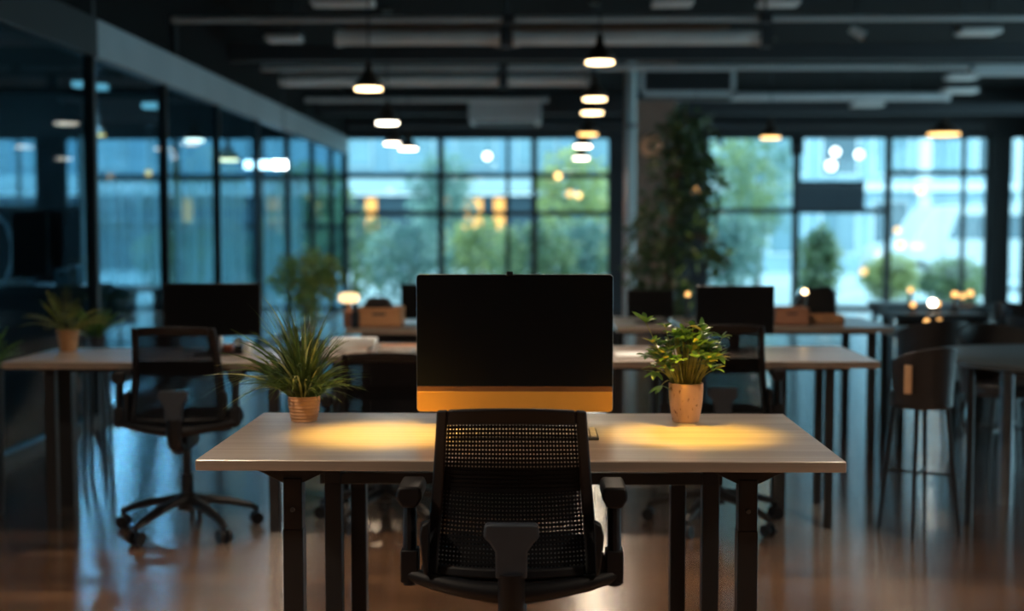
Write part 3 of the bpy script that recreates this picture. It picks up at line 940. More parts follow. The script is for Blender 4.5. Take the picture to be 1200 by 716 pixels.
# ------------------------------------------------------------------ office chairs
def make_chair(loc, label, rz=0.0):
    t = thing('office_chair', loc, label, 'office chair', rz)
    Y0 = -0.22
    Zb, Zt = 0.505, 0.895

    def surf(u, v):
        w = 0.206 + (0.171 - 0.206) * v
        if v < 0.12:
            w -= 0.006 * (1 - v / 0.12) ** 2
        z = Zb + (Zt - Zb) * v
        if v > 0.5:
            z += 0.010 * (1 - u * u) * (v - 0.5) * 2
        else:
            z -= 0.004 * (1 - u * u)
        y = Y0 + 0.035 * u * u - 0.05 * v * v + 0.045 * math.sin(PI * v) * 0.8
        return Vector((u * w, y, z))
    fr = MB()
    fw = 0.15
    fr.slab(surf, -1, -1 + fw, 0, 1, 3, 22, 0.022)
    fr.slab(surf, 1 - fw, 1, 0, 1, 3, 22, 0.022)
    fr.slab(surf, -1 + fw, 1 - fw, 0.905, 1, 18, 3, 0.022)
    fr.slab(surf, -1 + fw, 1 - fw, 0, 0.06, 18, 2, 0.022)
    bf = fr.build('back_frame', M['black_plastic'], t, 0.006, segs=3)
    # side bumps of the lower frame
    for sx in (-1, 1):
        MB().prism([(sx * 0.195, 0.505), (sx * 0.205, 0.512), (sx * 0.214, 0.60), (sx * 0.208, 0.625), (sx * 0.19, 0.635)], 'y', Y0 + 0.01, Y0 + 0.045).build('side_bolster', M['black_plastic'], bf, 0.004)
    wv = MB()
    nu, nv = 40, 34
    u0, u1, v0, v1 = -1 + fw - 0.02, 1 - fw + 0.02, 0.05, 0.915
    du, dv = (u1 - u0) / nu, (v1 - v0) / nv
    for i in range(nu + 1):
        u = u0 + du * i
        wv.slab(lambda a, b: surf(a, b) + Vector((0, 0.010, 0)), u - du * 0.29, u + du * 0.29, v0, v1, 1, 14, 0.003)
    for j in range(nv + 1):
        v = v0 + dv * j
        wv.slab(lambda a, b: surf(a, b) + Vector((0, 0.009, 0)), u0, u1, v - dv * 0.32, v + dv * 0.32, 14, 1, 0.003)
    wv.build('mesh_panel', M['mesh'], t, sharp=60)
    # lumbar band (denser strap across the middle)
    MB().slab(lambda a, b: surf(a, b) + Vector((0, 0.016, 0)), -0.86, 0.86, 0.49, 0.635, 16, 4, 0.012).build('lumbar_band', M['mesh'], t, 0.003)
    # T shaped back bracket and spine
    zc = 0.0
    poly = [(-0.062, 0.632), (-0.064, 0.606), (-0.05, 0.592), (-0.037, 0.572), (-0.036, 0.51), (0.036, 0.51), (0.037, 0.572), (0.05, 0.592), (0.064, 0.606), (0.062, 0.632), (0.055, 0.637), (-0.055, 0.637)]
    MB().prism(poly, 'y', Y0 - 0.028, Y0 + 0.0).build('back_bracket', M['grey_plastic'], t, 0.006, segs=3)
    sp = MB()
    sp.tube([(0, Y0 - 0.014, 0.52), (0, Y0 - 0.014, 0.46), (0, Y0 + 0.0, 0.41), (0, Y0 + 0.06, 0.385), (0, -0.04, 0.385)], 0.032, 14, flat=(1.0, 0.8))
    sp.build('spine', M['black_plastic'], t)
    # seat
    st = MB()
    prof = []
    n = 28
    for k in range(n):
        a = 2 * PI * k / n
        c, s_ = math.cos(a), math.sin(a)
        ex = 0.45
        x = 0.225 * (abs(c) ** ex) * (1 if c >= 0 else -1)
        y = 0.215 * (abs(s_) ** ex) * (1 if s_ >= 0 else -1)
        prof.append((x, y + 0.03))
    st.prism(prof, 'z', 0.452, 0.505)
    st.build('seat', M['seat'], t, 0.018, segs=4)
    MB().box2((-0.034, -0.15, 0.36), (0.034, 0.12, 0.452)).build('tilt_mechanism', M['black_plastic'], t, 0.015)
    # arm yoke: one curved bar from arm to arm behind the seat
    yk = MB()
    pts = []
    for k in range(25):
        u = -1 + k / 12
        pts.append((0.252 * u, -0.215 + 0.05 * u * u, 0.468 + 0.034 * abs(u) ** 1.6))
    yk.tube(pts, [0.016 + 0.011 * (1 - abs(-1 + k / 12)) for k in range(25)], 12, flat=(1.0, 1.0))
    yk.build('arm_yoke', M['black_plastic'], t)
    for sx in (-1, 1):
        a = MB()
        x = sx * 0.240
        a.tube([(x, -0.165, 0.475), (x, -0.163, 0.55), (x, -0.155, 0.672)], [0.0185, 0.0175, 0.0165], 12, flat=(0.95, 1.2))
        a.box2((x - 0.021, -0.185, 0.482), (x + 0.021, -0.135, 0.56))
        arm = a.build('arm', M['black_plastic'], t, 0.004)
        pd = MB()
        pd.prism([(x - 0.027, 0.706), (x - 0.0295, 0.695), (x - 0.029, 0.680), (x - 0.017, 0.660), (x + 0.017, 0.660), (x + 0.029, 0.680), (x + 0.0295, 0.695), (x + 0.027, 0.706), (x + 0.021, 0.7095), (x - 0.021, 0.7095)], 'y', -0.185, -0.05)
        pd.build('arm_pad', M['black_plastic'], arm, 0.006)
        xl = sx * 0.207
        if sx > 0:
            MB().prism([(xl - 0.002, 0.482), (xl + 0.016, 0.482), (xl + 0.016, 0.535), (xl + 0.006, 0.552), (xl - 0.002, 0.54)], 'y', -0.18, -0.15).build('height_lever', M['black_plastic'], arm, 0.003)
    # base
    b = MB()
    b.lathe([(0.03, 0.09), (0.045, 0.10), (0.045, 0.155), (0.03, 0.17)], seg=20)
    for k in range(5):
        a = R(90 + 72 * k + 5)
        d = Vector((math.cos(a), math.sin(a), 0))
        b.tube([d * 0.03 + Vector((0, 0, 0.14)), d * 0.17 + Vector((0, 0, 0.118)), d * 0.27 + Vector((0, 0, 0.088)), d * 0.305 + Vector((0, 0, 0.07))], [0.028, 0.025, 0.02, 0.016], 10, flat=(1, 0.75))
    base = b.build('star_base', M['black_metal'], t)
    for k in range(5):
        a = R(90 + 72 * k + 5)
        d = Vector((math.cos(a), math.sin(a), 0))
        s2 = Vector((-d.y, d.x, 0))
        c = MB()
        o = d * 0.30 + Vector((0, 0, 0.028))
        for sg in (-1, 1):
            c.tube([o + s2 * (sg * 0.009), o + s2 * (sg * 0.026)], 0.028, 18)
        c.tube([o, o + Vector((0, 0, 0.045))], 0.009, 8)
        c.build('caster', M['black_plastic'], base)
    MB().cyl((0, 0, 0.10), (0, 0, 0.37), 0.019, 18).build('gas_column', M['black_metal'], t)
    MB().cyl((0, 0, 0.12), (0, 0, 0.25), 0.027, 18).build('column_sleeve', M['black_plastic'], t)
    return t

cx = at(599.5, 600, 2.94).x
chair = make_chair((cx, 2.94 + 0.22, 0), 'black mesh office chair drawn up to the central desk, back to camera')
dup(chair, (-1.50, 5.50, 0), R(3), 'black mesh office chair at the left desk with its star base showing')
c2 = dup(chair, (at(851, 430, 5.4).x, 5.66, 0), R(-2), 'black office chair behind the leafy plant, in front of the right small monitor')
c3 = dup(chair, (at(448, 430, 5.6).x, 5.70, 0), R(3), 'black office chair lowered under the desk beside the grassy plant')
for ch in c3.children:
    if ch.name.split('.')[0] not in ('star_base', 'gas_column', 'column_sleeve'):
        ch.location.z -= 0.125

# ------------------------------------------------------------------ main monitor
MY = 3.74
ml, mr_ = at(488, 400, MY).x, at(718.5, 400, MY).x
mz0, mz1 = at(603, 483, MY).z, at(603, 321.5, MY).z
mon = thing('desktop_computer', ((ml + mr_) / 2, MY, 0.74), 'large desktop computer with blank black screen and amber chin on the main desk', 'computer')
mw = (mr_ - ml) / 2
h0, h1 = mz0 - 0.74, mz1 - 0.74


def rrect(x0, x1, z0, z1, r, n=6):
    pts = []
    for (cx_, cz_, a0) in ((x1 - r, z1 - r, 0), (x0 + r, z1 - r, 90), (x0 + r, z0 + r, 180), (x1 - r, z0 + r, 270)):
        for k in range(n + 1):
            a = R(a0 + 90 * k / n)
            pts.append((cx_ + r * math.cos(a), cz_ + r * math.sin(a)))
    return pts

zc = at(603, 459, MY).z - 0.74
zs = at(603, 452.5, MY).z - 0.74
MB().prism(rrect(-mw, mw, h0, h1, 0.012), 'y', 0.004, 0.016).build('back_shell', M['rim'], mon, 0.0015)
# screen with rounded top corners
r_ = 0.011
e = 0.0012
top = [(mw - e - r_ + r_ * math.cos(R(a)), h1 - e - r_ + r_ * math.sin(R(a))) for a in range(0, 91, 15)]
top += [(-mw + e + r_ - r_ * math.sin(R(a)), h1 - e - r_ + r_ * math.cos(R(a))) for a in range(0, 91, 15)]
MB().prism(top + [(-mw + e, zs), (mw - e, zs)], 'y', 0.0, 0.005).build('screen', M['screen'], mon)
MB().prism([(-mw + e, zc), (mw - e, zc), (mw - e, zs - 0.0008), (-mw + e, zs - 0.0008)], 'y', 0.001, 0.005).build('trim_strip', M['brown_strip'], mon)
bot = [(-mw + e + r_ - r_ * math.cos(R(a)), h0 + e + r_ - r_ * math.sin(R(a))) for a in range(0, 91, 15)]
bot += [(mw - e - r_ + r_ * math.sin(R(a)), h0 + e + r_ - r_ * math.cos(R(a))) for a in range(0, 91, 15)]
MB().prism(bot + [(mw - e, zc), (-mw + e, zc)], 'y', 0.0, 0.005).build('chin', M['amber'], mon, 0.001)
st = MB()
st.prism([(-0.085, 0.0), (0.085, 0.0), (0.085, 0.006), (-0.085, 0.006)], 'y', -0.03, 0.14)
st.box((0, 0.075, 0.1), (0.14, 0.008, 0.21), (R(-14), 0, 0))
st.build('stand', M['rim'], mon, 0.002)
wcx = at(597.5, 320, MY).x
web = thing('webcam', (wcx, MY, mz1), 'tiny black webcam clipped on top edge of the large screen', 'webcam')
MB().box2((-0.0095, -0.008, -0.006), (0.0095, 0.0, 0.0085)).build('camera_body', M['black_plastic'], web, 0.0025)
MB().tube([(0, -0.0095, 0.001), (0, -0.0078, 0.001)], 0.004, 16).build('lens', M['screen'], web)
MB().box2((-0.006, -0.001, 0.0), (0.006, 0.018, 0.006)).build('clip', M['black_plastic'], web, 0.001)

# keyboard
KX1 = onz(702, 512, 0.75).x
KX0 = KX1 - 0.40
kb = thing('keyboard', ((KX0 + KX1) / 2, Yz(516), 0.74), 'slim keyboard on the main desk, mostly hidden by the chair back', 'keyboard')
KD = Yz(505) - Yz(516)
MB().box2((-0.2, 0, 0), (0.2, KD, 0.008)).build('keyboard_case', M['keyboard'], kb, 0.002)
kk = MB()
nr, nc = 5, 21
for i in range(nc):
    for j in range(nr):
        w_ = 0.392 / nc
        d_ = (KD - 0.008) / nr
        kk.box((-0.196 + w_ * (i + 0.5), 0.004 + d_ * (j + 0.5), 0.010), (w_ * 0.8, d_ * 0.78, 0.005))
kk.build('keycaps', M['key'], kb)


# ------------------------------------------------------------------ plants on the main desk
def pot_profile(r0, r1, h, ribs=0, bulge=0.0, th=0.006):
    pr = [(r0 * 0.9, 0.0)]
    n = 40 if ribs else 10
    for i in range(n + 1):
        t = i / n
        r = r0 + (r1 - r0) * t + bulge * math.sin(PI * t)
        if ribs:
            r += 0.0011 * math.cos(2 * PI * ribs * t)
        pr.append((r, 0.002 + (h - 0.004) * t))
    pr += [(r1 - 0.001, h), (r1 - th, h), (r1 - th - 0.001, h - 0.012)]
    return pr

PY = 3.80
p = onz(356.5, 493, 0.74)
sp = thing('grassy_plant', (p.x, p.y, 0.74), 'grassy arching plant in ribbed terracotta pot, left of the large screen', 'potted plant')
k = p.y / F
hp = 30 * k
MB().lathe(pot_profile(15.2 * k, 19.2 * k, hp, ribs=7, bulge=0.002), seg=48).build('pot', M['terracotta'], sp)
MB().lathe([(0.002, hp - 0.012), (19.2 * k - 0.007, hp - 0.011), (19.2 * k - 0.0072, hp - 0.014)], seg=32).build('soil', M['soil'], sp)
fo = MB()
rnd = random.Random(11)
for i in range(330):
    a = rnd.uniform(0, 2 * PI)
    lean = abs(rnd.gauss(0, 1))
    rad = rnd.uniform(0.02, 1.0)
    L = rnd.uniform(0.20, 0.34) * (1 - 0.25 * rad)
    if math.cos(a) < -0.5 and rnd.random() < 0.35:
        L *= 1.12
    tilt = R(3 + 42 * rad)
    if math.cos(a) > 0.2:
        L *= 0.66 if rad > 0.4 else 0.92
    d = Vector((math.cos(a) * math.sin(tilt), math.sin(a) * math.sin(tilt) * 0.8, math.cos(tilt)))
    rb = 0.03 * rad
    base = Vector((math.cos(a) * rb, math.sin(a) * rb, hp - 0.012))
    droop = rnd.uniform(0.25, 0.75) * (0.12 + 1.1 * rad)
    pts, ws = [], []
    n = 9
    w = rnd.uniform(0.0022, 0.0040)
    side = Vector((-math.sin(a), math.cos(a), 0)) * rnd.uniform(-0.18, 0.18)
    for j in range(n + 1):
        tt = j / n
        q = base + d * (L * tt) + side * (L * tt * tt) + Vector((math.cos(a), math.sin(a) * 0.8, 0)) * ((0.10 + 0.32 * rad) * L * tt ** 2.2) + Vector((0, 0, -1)) * (L * droop * tt ** 2.4)
        if q.z < 0.006:
            q.z = 0.006
        pts.append(q)
        ws.append(w * (0.55 + 0.6 * math.sin(PI * min(1, tt + 0.12))) * (1 - tt ** 4) + 0.0003)
    fo.blade(pts, ws, Vector((math.cos(a), math.sin(a), 0.6)), 0.45, 0 if rnd.random() < 0.88 else 1)
fo.build('foliage', [M['spider'], M['spider_pale']], sp, sharp=180, solid=1)

p = onz(803.5, 494, 0.74)
um = thing('leafy_plant', (p.x, p.y, 0.74), 'leafy green plant in speckled clay pot, right of the large screen', 'potted plant')
k = p.y / F
hp = 46 * k
MB().lathe(pot_profile(15.5 * k, 20.3 * k, hp, bulge=0.0035), seg=48).build('pot', M['cork'], um)
MB().lathe([(0.002, hp - 0.012), (20.3 * k - 0.007, hp - 0.011), (20.3 * k - 0.0072, hp - 0.014)], seg=32).build('soil', M['soil'], um)
sm, lf = MB(), MB()
rnd = random.Random(5)
tips = []


def stem_to(tip, base=None, bow=0.02, r=0.0017):
    if base is None:
        a = math.atan2(tip.y, tip.x)
        rr = min(0.036, math.hypot(tip.x, tip.y) * 0.35)
        base = Vector((math.cos(a) * rr, math.sin(a) * rr, hp - 0.012))
    mid = base.lerp(tip, 0.5) + Vector((0, 0, bow))
    pts = []
    for j in range(8):
        tt = j / 7
        pts.append(base * (1 - tt) ** 2 + mid * (2 * tt * (1 - tt)) + tip * tt ** 2)
    sm.tube(pts, [r * (1.15 - 0.5 * j / 7) for j in range(8)], 6)
    return (pts[-1] - pts[-2]).normalized()


def whorl(tip, d, n, L, W, drop=0.3, up=0.35):
    a0 = rnd.uniform(0, 2 * PI)
    for q in range(n):
        a = a0 + 2 * PI * q / n + rnd.uniform(-0.3, 0.3)
        v = Vector((math.cos(a), math.sin(a), up + rnd.uniform(-0.35, 0.35))) + d * 0.4
        LL = L * rnd.uniform(0.7, 1.15)
        lf.leaf(tip, v, Vector((0, 0, 1)) + Vector((rnd.uniform(-.4, .4), rnd.uniform(-.4, .4), 0)), LL, W * rnd.uniform(0.8, 1.15), 0 if rnd.random() < 0.93 else 1, drop * rnd.uniform(0.3, 1.3))

# the dome of stems
for i in range(88):
    a = rnd.uniform(0, 2 * PI)
    rad = math.sqrt(rnd.uniform(0, 1))
    hh = hp + 0.138 * (1 - 0.55 * rad ** 2) + rnd.uniform(-0.03, 0.02)
    tip = Vector((math.cos(a) * 0.105 * rad, math.sin(a) * 0.09 * rad, hh))
    d = stem_to(tip)
    whorl(tip, d, rnd.choice((4, 5, 5, 6)), 0.043, 0.015)
# the outlying sprays of the photograph: (px, py, n, leaf length)
pz = p
for (px, py, n, L, dy) in ((757, 378, 5, 0.055, -0.02), (812, 384, 4, 0.045, 0.0), (824, 388, 4, 0.052, -0.02), (846, 396, 5, 0.045, 0.01), (843, 420, 6, 0.048, -0.02),
                           (780, 384, 5, 0.04, 0.0), (765, 402, 5, 0.04, -0.03), (760, 418, 5, 0.042, 0.02), (768, 436, 5, 0.045, -0.03), (775, 452, 4, 0.045, -0.01), (835, 408, 5, 0.04, 0.02), (790, 392, 6, 0.04, -0.03), (800, 398, 6, 0.04, -0.04)):
    q = at(px, py, p.y + dy) - Vector((p.x, p.y, 0.74))
    d = stem_to(q, bow=0.035 if py > 400 else 0.01)
    whorl(q, d, n, L, 0.017, 0.35, 0.5 if py < 410 else 0.0)
sm.build('stems', M['stem'], um, sharp=60)
lf.build('foliage', [M['scheff'], M['stem']], um, sharp=180, solid=1)


# ------------------------------------------------------------------ other small plants
def frond_plant(name, loc, label, spread, height, n, m, potfn=None, seed=1, zbase=0.1, leaflets=True, flat=1.0):
    t = thing(name, loc, label, 'potted plant')
    f = MB()
    rd = random.Random(seed)
    for i in range(n):
        a = rd.uniform(0, 2 * PI)
        rad = rd.uniform(0.15, 1)
        L = height * rd.uniform(0.8, 1.15)
        tilt = R(12 + 55 * rad)
        base = Vector((math.cos(a) * 0.015, math.sin(a) * 0.015, zbase))
        d = Vector((math.cos(a) * math.sin(tilt), math.sin(a) * math.sin(tilt) * flat, math.cos(tilt)))
        pts = [base + d * (L * j / 9) * (spread if False else 1) + Vector((0, 0, -1)) * (L * 0.35 * rad * (j / 9) ** 2.2) for j in range(10)]
        f.tube(pts, [0.002 * (1 - j / 12) for j in range(10)], 5)
        if leaflets:
            for j in range(2, 10):
                tt = j / 9
                td = (pts[j] - pts[j - 1]).normalized()
                sd = td.cross(Vector((0, 0, 1)))
                if sd.length < 0.05:
                    sd = Vector((-math.sin(a), math.cos(a), 0))
                sd.normalize()
                LL = spread * (0.5 + 0.6 * math.sin(PI * tt)) * 0.9
                for sg in (-1, 1):
                    f.leaf(pts[j], sd * sg + td * 0.7 + Vector((0, 0, 0.25)), Vector((0, 0, 1)), LL, LL * 0.26, 0, 0.2, 3)
        else:
            f.blade(pts, [0.008 * math.sin(PI * min(1, j / 9 * .9 + .1)) + 0.001 for j in range(10)], Vector((0, 0, 1)), 0.3)
    f.build('foliage', m, t, sharp=180, solid=1)
    return t

pp = onz(80, 411.5, 0.74)
k = pp.y / F
t = frond_plant('fern_plant', (pp.x, pp.y, 0.74), 'small fern in a plain brown pot at the back of the left desk', 0.05, 0.21, 26, M['fern'], seed=3, zbase=26 * k - 0.01, flat=0.7)
MB().lathe(pot_profile(9.5 * k, 13.5 * k, 26 * k), seg=32).build('pot', M['terracotta'], t)
MB().lathe([(0.002, 26 * k - 0.010), (13.5 * k - 0.007, 26 * k - 0.009)], seg=24, cap=False).build('soil', M['soil'], t)
# bright fern on a stand behind the left desk
q = at(113, 408, 6.55)
st_ = thing('plant_stand', (q.x, 6.55, 0), 'slim dark plant stand behind the left desk', 'plant stand')
MB().lathe([(0.075, q.z - 0.02), (0.078, q.z - 0.01), (0.075, q.z)], seg=24).build('stand_top', M['black_metal'], st_)
for sx in (-1, 1):
    for sy in (-1, 1):
        MB().tube([(sx * 0.042, sy * 0.04, q.z - 0.015), (sx * 0.055, sy * 0.05, 0)], 0.011, 10).build('leg', M['black_metal'], st_)
t = frond_plant('fern_plant', (q.x, 6.55, q.z), 'bright green fern just right of the small brown pot', 0.055, 0.17, 22, M['fern2'], seed=9, zbase=0.05)
MB().lathe(pot_profile(0.04, 0.05, 0.06), seg=24).build('pot', M['planter'], t)
# planter at the left edge of the picture
q = at(-8, 470, 5.75)
pl = thing('tall_planter', (q.x - 0.06, 5.75, 0), 'tall dark planter at the left edge beside the desk', 'planter')
MB().lathe([(0.085, 0), (0.09, 0.01), (0.105, 0.66), (0.108, 0.68), (0.095, 0.68), (0.092, 0.64)], seg=32).build('planter_body', M['planter'], pl)
MB().lathe([(0.002, 0.642), (0.093, 0.643)], seg=24, cap=False).build('soil', M['soil'], pl)
frond_plant('leafy_fern', (q.x - 0.06, 5.75, 0.64), 'green fern growing from the tall planter at the left edge', 0.06, 0.24, 26, M['fern2'], seed=21, zbase=0.0)


def leaf_cloud(mb, rd, centre, rx, ry, rz, n, L, W, mi=None, shell=0.5):
    for i in range(n):
        while True:
            v = Vector((rd.uniform(-1, 1), rd.uniform(-1, 1), rd.uniform(-1, 1)))
            if shell < v.length < 1:
                break
        p_ = Vector(centre) + Vector((v.x * rx, v.y * ry, v.z * rz))
        d = Vector((rd.uniform(-1, 1), rd.uniform(-1, 1), rd.uniform(-1, 0.6)))
        u = Vector((rd.uniform(-1, 1), rd.uniform(-1, 1), rd.uniform(0.2, 1)))
        mb.leaf(p_, d, u, L * rd.uniform(0.7, 1.3), W * rd.uniform(0.7, 1.3), (rd.choice(mi) if mi else 0), 0.2, 2)

# floor plant far left centre
q = at(358, 380, 11.5)
t = thing('bushy_plant', (q.x, 11.5, 0), 'bushy round indoor plant in front of the glass office end', 'potted plant')
rd = random.Random(31)
MB().lathe([(0.13, 0), (0.17, 0.30), (0.155, 0.30), (0.15, 0.27)], seg=28).build('pot', M['planter'], t)
MB().lathe([(0.002, 0.272), (0.152, 0.273)], seg=24, cap=False).build('soil', M['soil'], t)
MB().tube([(0, 0, 0.26), (0.01, 0, 0.5), (-0.02, 0, 0.8)], [0.022, 0.018, 0.012], 10).build('trunk', M['bark'], t)
f = MB()
zc_ = at(360, 322, 11.5).z
leaf_cloud(f, rd, (0.02, 0, zc_), 0.34, 0.3, 0.24, 520, 0.10, 0.035, None, 0.15)
leaf_cloud(f, rd, (0.0, 0, zc_ - 0.28), 0.13, 0.13, 0.2, 120, 0.08, 0.03, None, 0.0)
f.build('foliage', M['bush'], t, sharp=180, solid=1)

# tall indoor tree in front of the pillar
q = at(790, 380, 13.0)
t = thing('indoor_tree', (q.x, 13.0, 0), 'tall dark leafy indoor tree standing in front of the brown pillar', 'tree')
rd = random.Random(41)
MB().lathe([(0.22, 0), (0.28, 0.42), (0.26, 0.42), (0.25, 0.38)], seg=28).build('pot', M['planter'], t)
MB().lathe([(0.002, 0.382), (0.252, 0.383)], seg=24, cap=False).build('soil', M['soil'], t)
tr = MB()
tr.tube([(0, 0, 0.36), (-0.05, 0, 0.9), (0.0, 0.02, 1.5), (0.08, 0, 2.1), (0.1, 0, 2.5)], [0.05, 0.045, 0.035, 0.025, 0.012], 10)
tr.build('trunk', M['bark'], t)
a_, c_ = at(785, 283, 12.9), at(848, 290, 12.8)
MB().tube([(-0.03, 0, 1.05), (a_.x - q.x, -0.1, a_.z), ((a_.x + c_.x) / 2 - q.x, -0.15, a_.z + 0.06), (c_.x - q.x, -0.2, c_.z)], [0.025, 0.02, 0.016, 0.008], 8).build('branch', M['bark'], t)
MB().tube([(0.02, 0, 1.7), (-0.2, 0.1, 1.95)], [0.018, 0.006], 8).build('branch', M['bark'], t)
f = MB()
def tc(px, py, rxp, rzp, n, ry=0.3, mi=None):
    c = at(px, py, 13.0)
    s_ = 13.0 / F
    leaf_cloud(f, rd, (c.x - q.x, 0, c.z), rxp * s_, ry, rzp * s_, n, 0.13, 0.05, mi, 0.0)
tc(805, 155, 34, 30, 170)
tc(800, 200, 40, 45, 230)
tc(785, 260, 40, 50, 260)
tc(770, 320, 36, 46, 230)
tc(790, 360, 48, 34, 200)
tc(825, 220, 26, 40, 120)
tc(835, 300, 18, 24, 60)
tc(748, 290, 10, 60, 60)
tc(815, 300, 40, 60, 26, mi=[1])
tc(790, 190, 30, 60, 14, mi=[1])
f.build('foliage', [M['ficus'], M['ficus_pale']], t, sharp=180, solid=1)


# ------------------------------------------------------------------ background monitors and desk things
def monitor(x0, x1, ytop, ybot, Y, label, zd=0.74):
    a, b_ = at(x0, ybot, Y), at(x1, ytop, Y)
    t = thing('monitor', ((a.x + b_.x) / 2, Y, zd), label, 'monitor')
    w = (b_.x - a.x) / 2
    z0, z1 = a.z - zd, b_.z - zd
    MB().box2((-w, 0.002, z0), (w, 0.022, z1)).build('bezel', M['bezel'], t, 0.004)
    MB().box2((-w + 0.008, 0, z0 + 0.012), (w - 0.008, 0.003, z1 - 0.008)).build('screen', M['screen'], t)
    MB().box2((-0.025, 0.022, 0.005), (0.025, 0.04, (z0 + z1) / 2)).build('stand_neck', M['black_plastic'], t, 0.003)
    MB().prism(rrect(-0.09, 0.09, -0.02, 0.12, 0.03), 'z', 0, 0.007).build('stand_foot', M['black_plastic'], t)
    return t

monitor(191, 305, 332, 394, 5.72, 'dark monitor on the left desk behind the office chair')
monitor(815, 908, 335, 392, 5.9, 'dark monitor on the right desk behind the leafy plant')
monitor(470, 545, 333, 374, (L3F + L3B) / 2 + 0.1, 'dark monitor on the farther desk, half hidden by the large screen')
monitor(735, 790, 340, 372, R3F + 0.3, 'small dark monitor right of the large screen on a far desk').location.x += 0.0
simple_desk(at(722, 385, R3F).x, 0.80, R3F, R3B, 'narrow far desk under the small dark monitor beside the indoor tree',
            [(at(728, 385, R3F).x, R3F + 0.1, 0.04), (0.75, R3F + 0.1, 0.04), (at(728, 385, R3F).x, R3B - 0.1, 0.04), (0.75, R3B - 0.1, 0.04)])


def crate(x0, x1, ytop, ybot, Y, depth, label, m, zd=0.74, lid=False):
    a, b_ = at(x0, ybot, Y), at(x1, ytop, Y)
    w, h = (b_.x - a.x) / 2, b_.z - zd
    t = thing('wooden_box', ((a.x + b_.x) / 2, Y, zd), label, 'box')
    mb = MB()
    th = 0.012
    mb.box2((-w, 0, 0), (w, depth, th))
    mb.box2((-w, 0, 0), (w, th, h)).box2((-w, depth - th, 0), (w, depth, h)).box2((-w, 0, 0), (-w + th, depth, h)).box2((w - th, 0, 0), (w, depth, h))
    mb.build('box_body', m, t, 0.003)
    MB().box2((-w * 0.3, -0.003, h * 0.62), (w * 0.3, 0.0, h * 0.74)).build('hand_slot', M['dark_pipe'], t)
    return t

bx = crate(418, 470, 361, 383, L3F + 0.12, 0.22, 'wooden box on the far desk beside the glowing table lamp', M['crate'])
t = thing('folded_bag', (bx.location.x - 0.02, L3F + 0.24, 0.752), 'dark bag resting in the wooden box beside the table lamp', 'bag')
MB().prism([(-0.085, 0), (0.085, 0), (0.085, 0.10), (0.06, 0.148), (-0.05, 0.152), (-0.08, 0.11)], 'y', -0.04, 0.06).build('bag_body', M['dark_leather'], t, 0.015)
MB().tube([(-0.03, 0.01, 0.14), (-0.02, 0.01, 0.165), (0.02, 0.01, 0.165), (0.03, 0.01, 0.14)], 0.005, 8).build('bag_handle', M['dark_leather'], t)
crate(908, 949, 361, 380, R3F + 0.12, 0.2, 'reddish wooden box on the right far desk', M['crate_red'])
crate(951, 990, 370, 380, R3F + 0.22, 0.2, 'low pale wooden tray on the right far desk', M['crate'])
# dark bag behind on right far desk
q = at(955, 368, R3B - 0.12)
t = thing('desk_bag', (q.x, R3B - 0.12, 0.74), 'dark bag standing at the back of the right far desk', 'bag')
MB().prism([(-0.13, 0), (0.13, 0), (0.125, 0.16), (0.09, 0.20), (-0.06, 0.19), (-0.125, 0.10)], 'y', -0.05, 0.07).build('bag_body', M['dark_leather'], t, 0.02)
MB().tube([(-0.05, 0.01, 0.18), (-0.03, 0.01, 0.215), (0.03, 0.01, 0.22), (0.05, 0.01, 0.19)], 0.006, 8).build('bag_handle', M['dark_leather'], t)

# table lamp on the far desk
q = at(409, 349, L3F + 0.15)
t = thing('table_lamp', (q.x, L3F + 0.15, 0.74), 'glowing table lamp with pill shaped shade on the far desk', 'table lamp')
zz = q.z - 0.74
MB().lathe([(0.03, zz - 0.03), (0.055, zz - 0.022), (0.062, zz), (0.055, zz + 0.022), (0.03, zz + 0.03)], seg=28).build('lamp_shade', M['lamp_cream'], t)
MB().lathe([(0.035, 0), (0.035, zz * 0.55), (0.012, zz * 0.6), (0.01, zz - 0.03)], seg=24).build('lamp_base', M['crate_red'], t)
q = at(424, 370, L3F + 0.1)
t = thing('bottle', (at(416.5, 370, L3F + 0.08).x, L3F + 0.08, 0.74), 'dark bottle between the table lamp and the wooden box', 'bottle')
MB().lathe([(0.022, 0), (0.023, 0.01), (0.023, 0.08), (0.01, 0.105), (0.01, 0.125)], seg=20).build('bottle_body', M['black_plastic'], t)
MB().lathe([(0.012, 0.125), (0.012, 0.14)], seg=16).build('cap', M['dark_pipe'], t)


# papers and books on the middle desk
def papers(px, py, Y, w, d, n, label, mlist, rz=0.0, th=0.012, name='book', cat='book', z0=0.74):
    q = onz(px, py, 0.74)
    z = z0
    out = []
    for i in range(n):
        t = thing(name, (q.x + 0.012 * ((i * 7) % 3 - 1), Y, z), label[i], cat, rz + 0.12 * ((i * 5) % 3 - 1))
        MB().box2((-w / 2, -d / 2, 0.0015), (w / 2 - 0.003, d / 2, th - 0.0015)).build('pages', M['paper'], t)
        cv = MB()
        cv.box2((-w / 2, -d / 2, 0), (w / 2, d / 2, 0.0015)).box2((-w / 2, -d / 2, th - 0.0015), (w / 2, d / 2, th)).box2((-w / 2 - 0.0015, -d / 2, 0), (-w / 2, d / 2, th))
        cv.build('cover', mlist[i], t)
        z += th
    return z

papers(412, 412, MDF + 0.22, 0.2, 0.14, 3, ['bottom book of the pale pile left of the large screen', 'middle book of the pale pile left of the large screen', 'top white book of the pale pile left of the large screen'],
       [M['tan_paper'], M['white'], M['paper']], th=0.02)
papers(466, 414, MDF + 0.2, 0.16, 0.12, 2, ['dark lower book close to the left edge of the large screen', 'tan upper book close to the left edge of the large screen'], [M['slate'], M['tan_paper']], th=0.015)
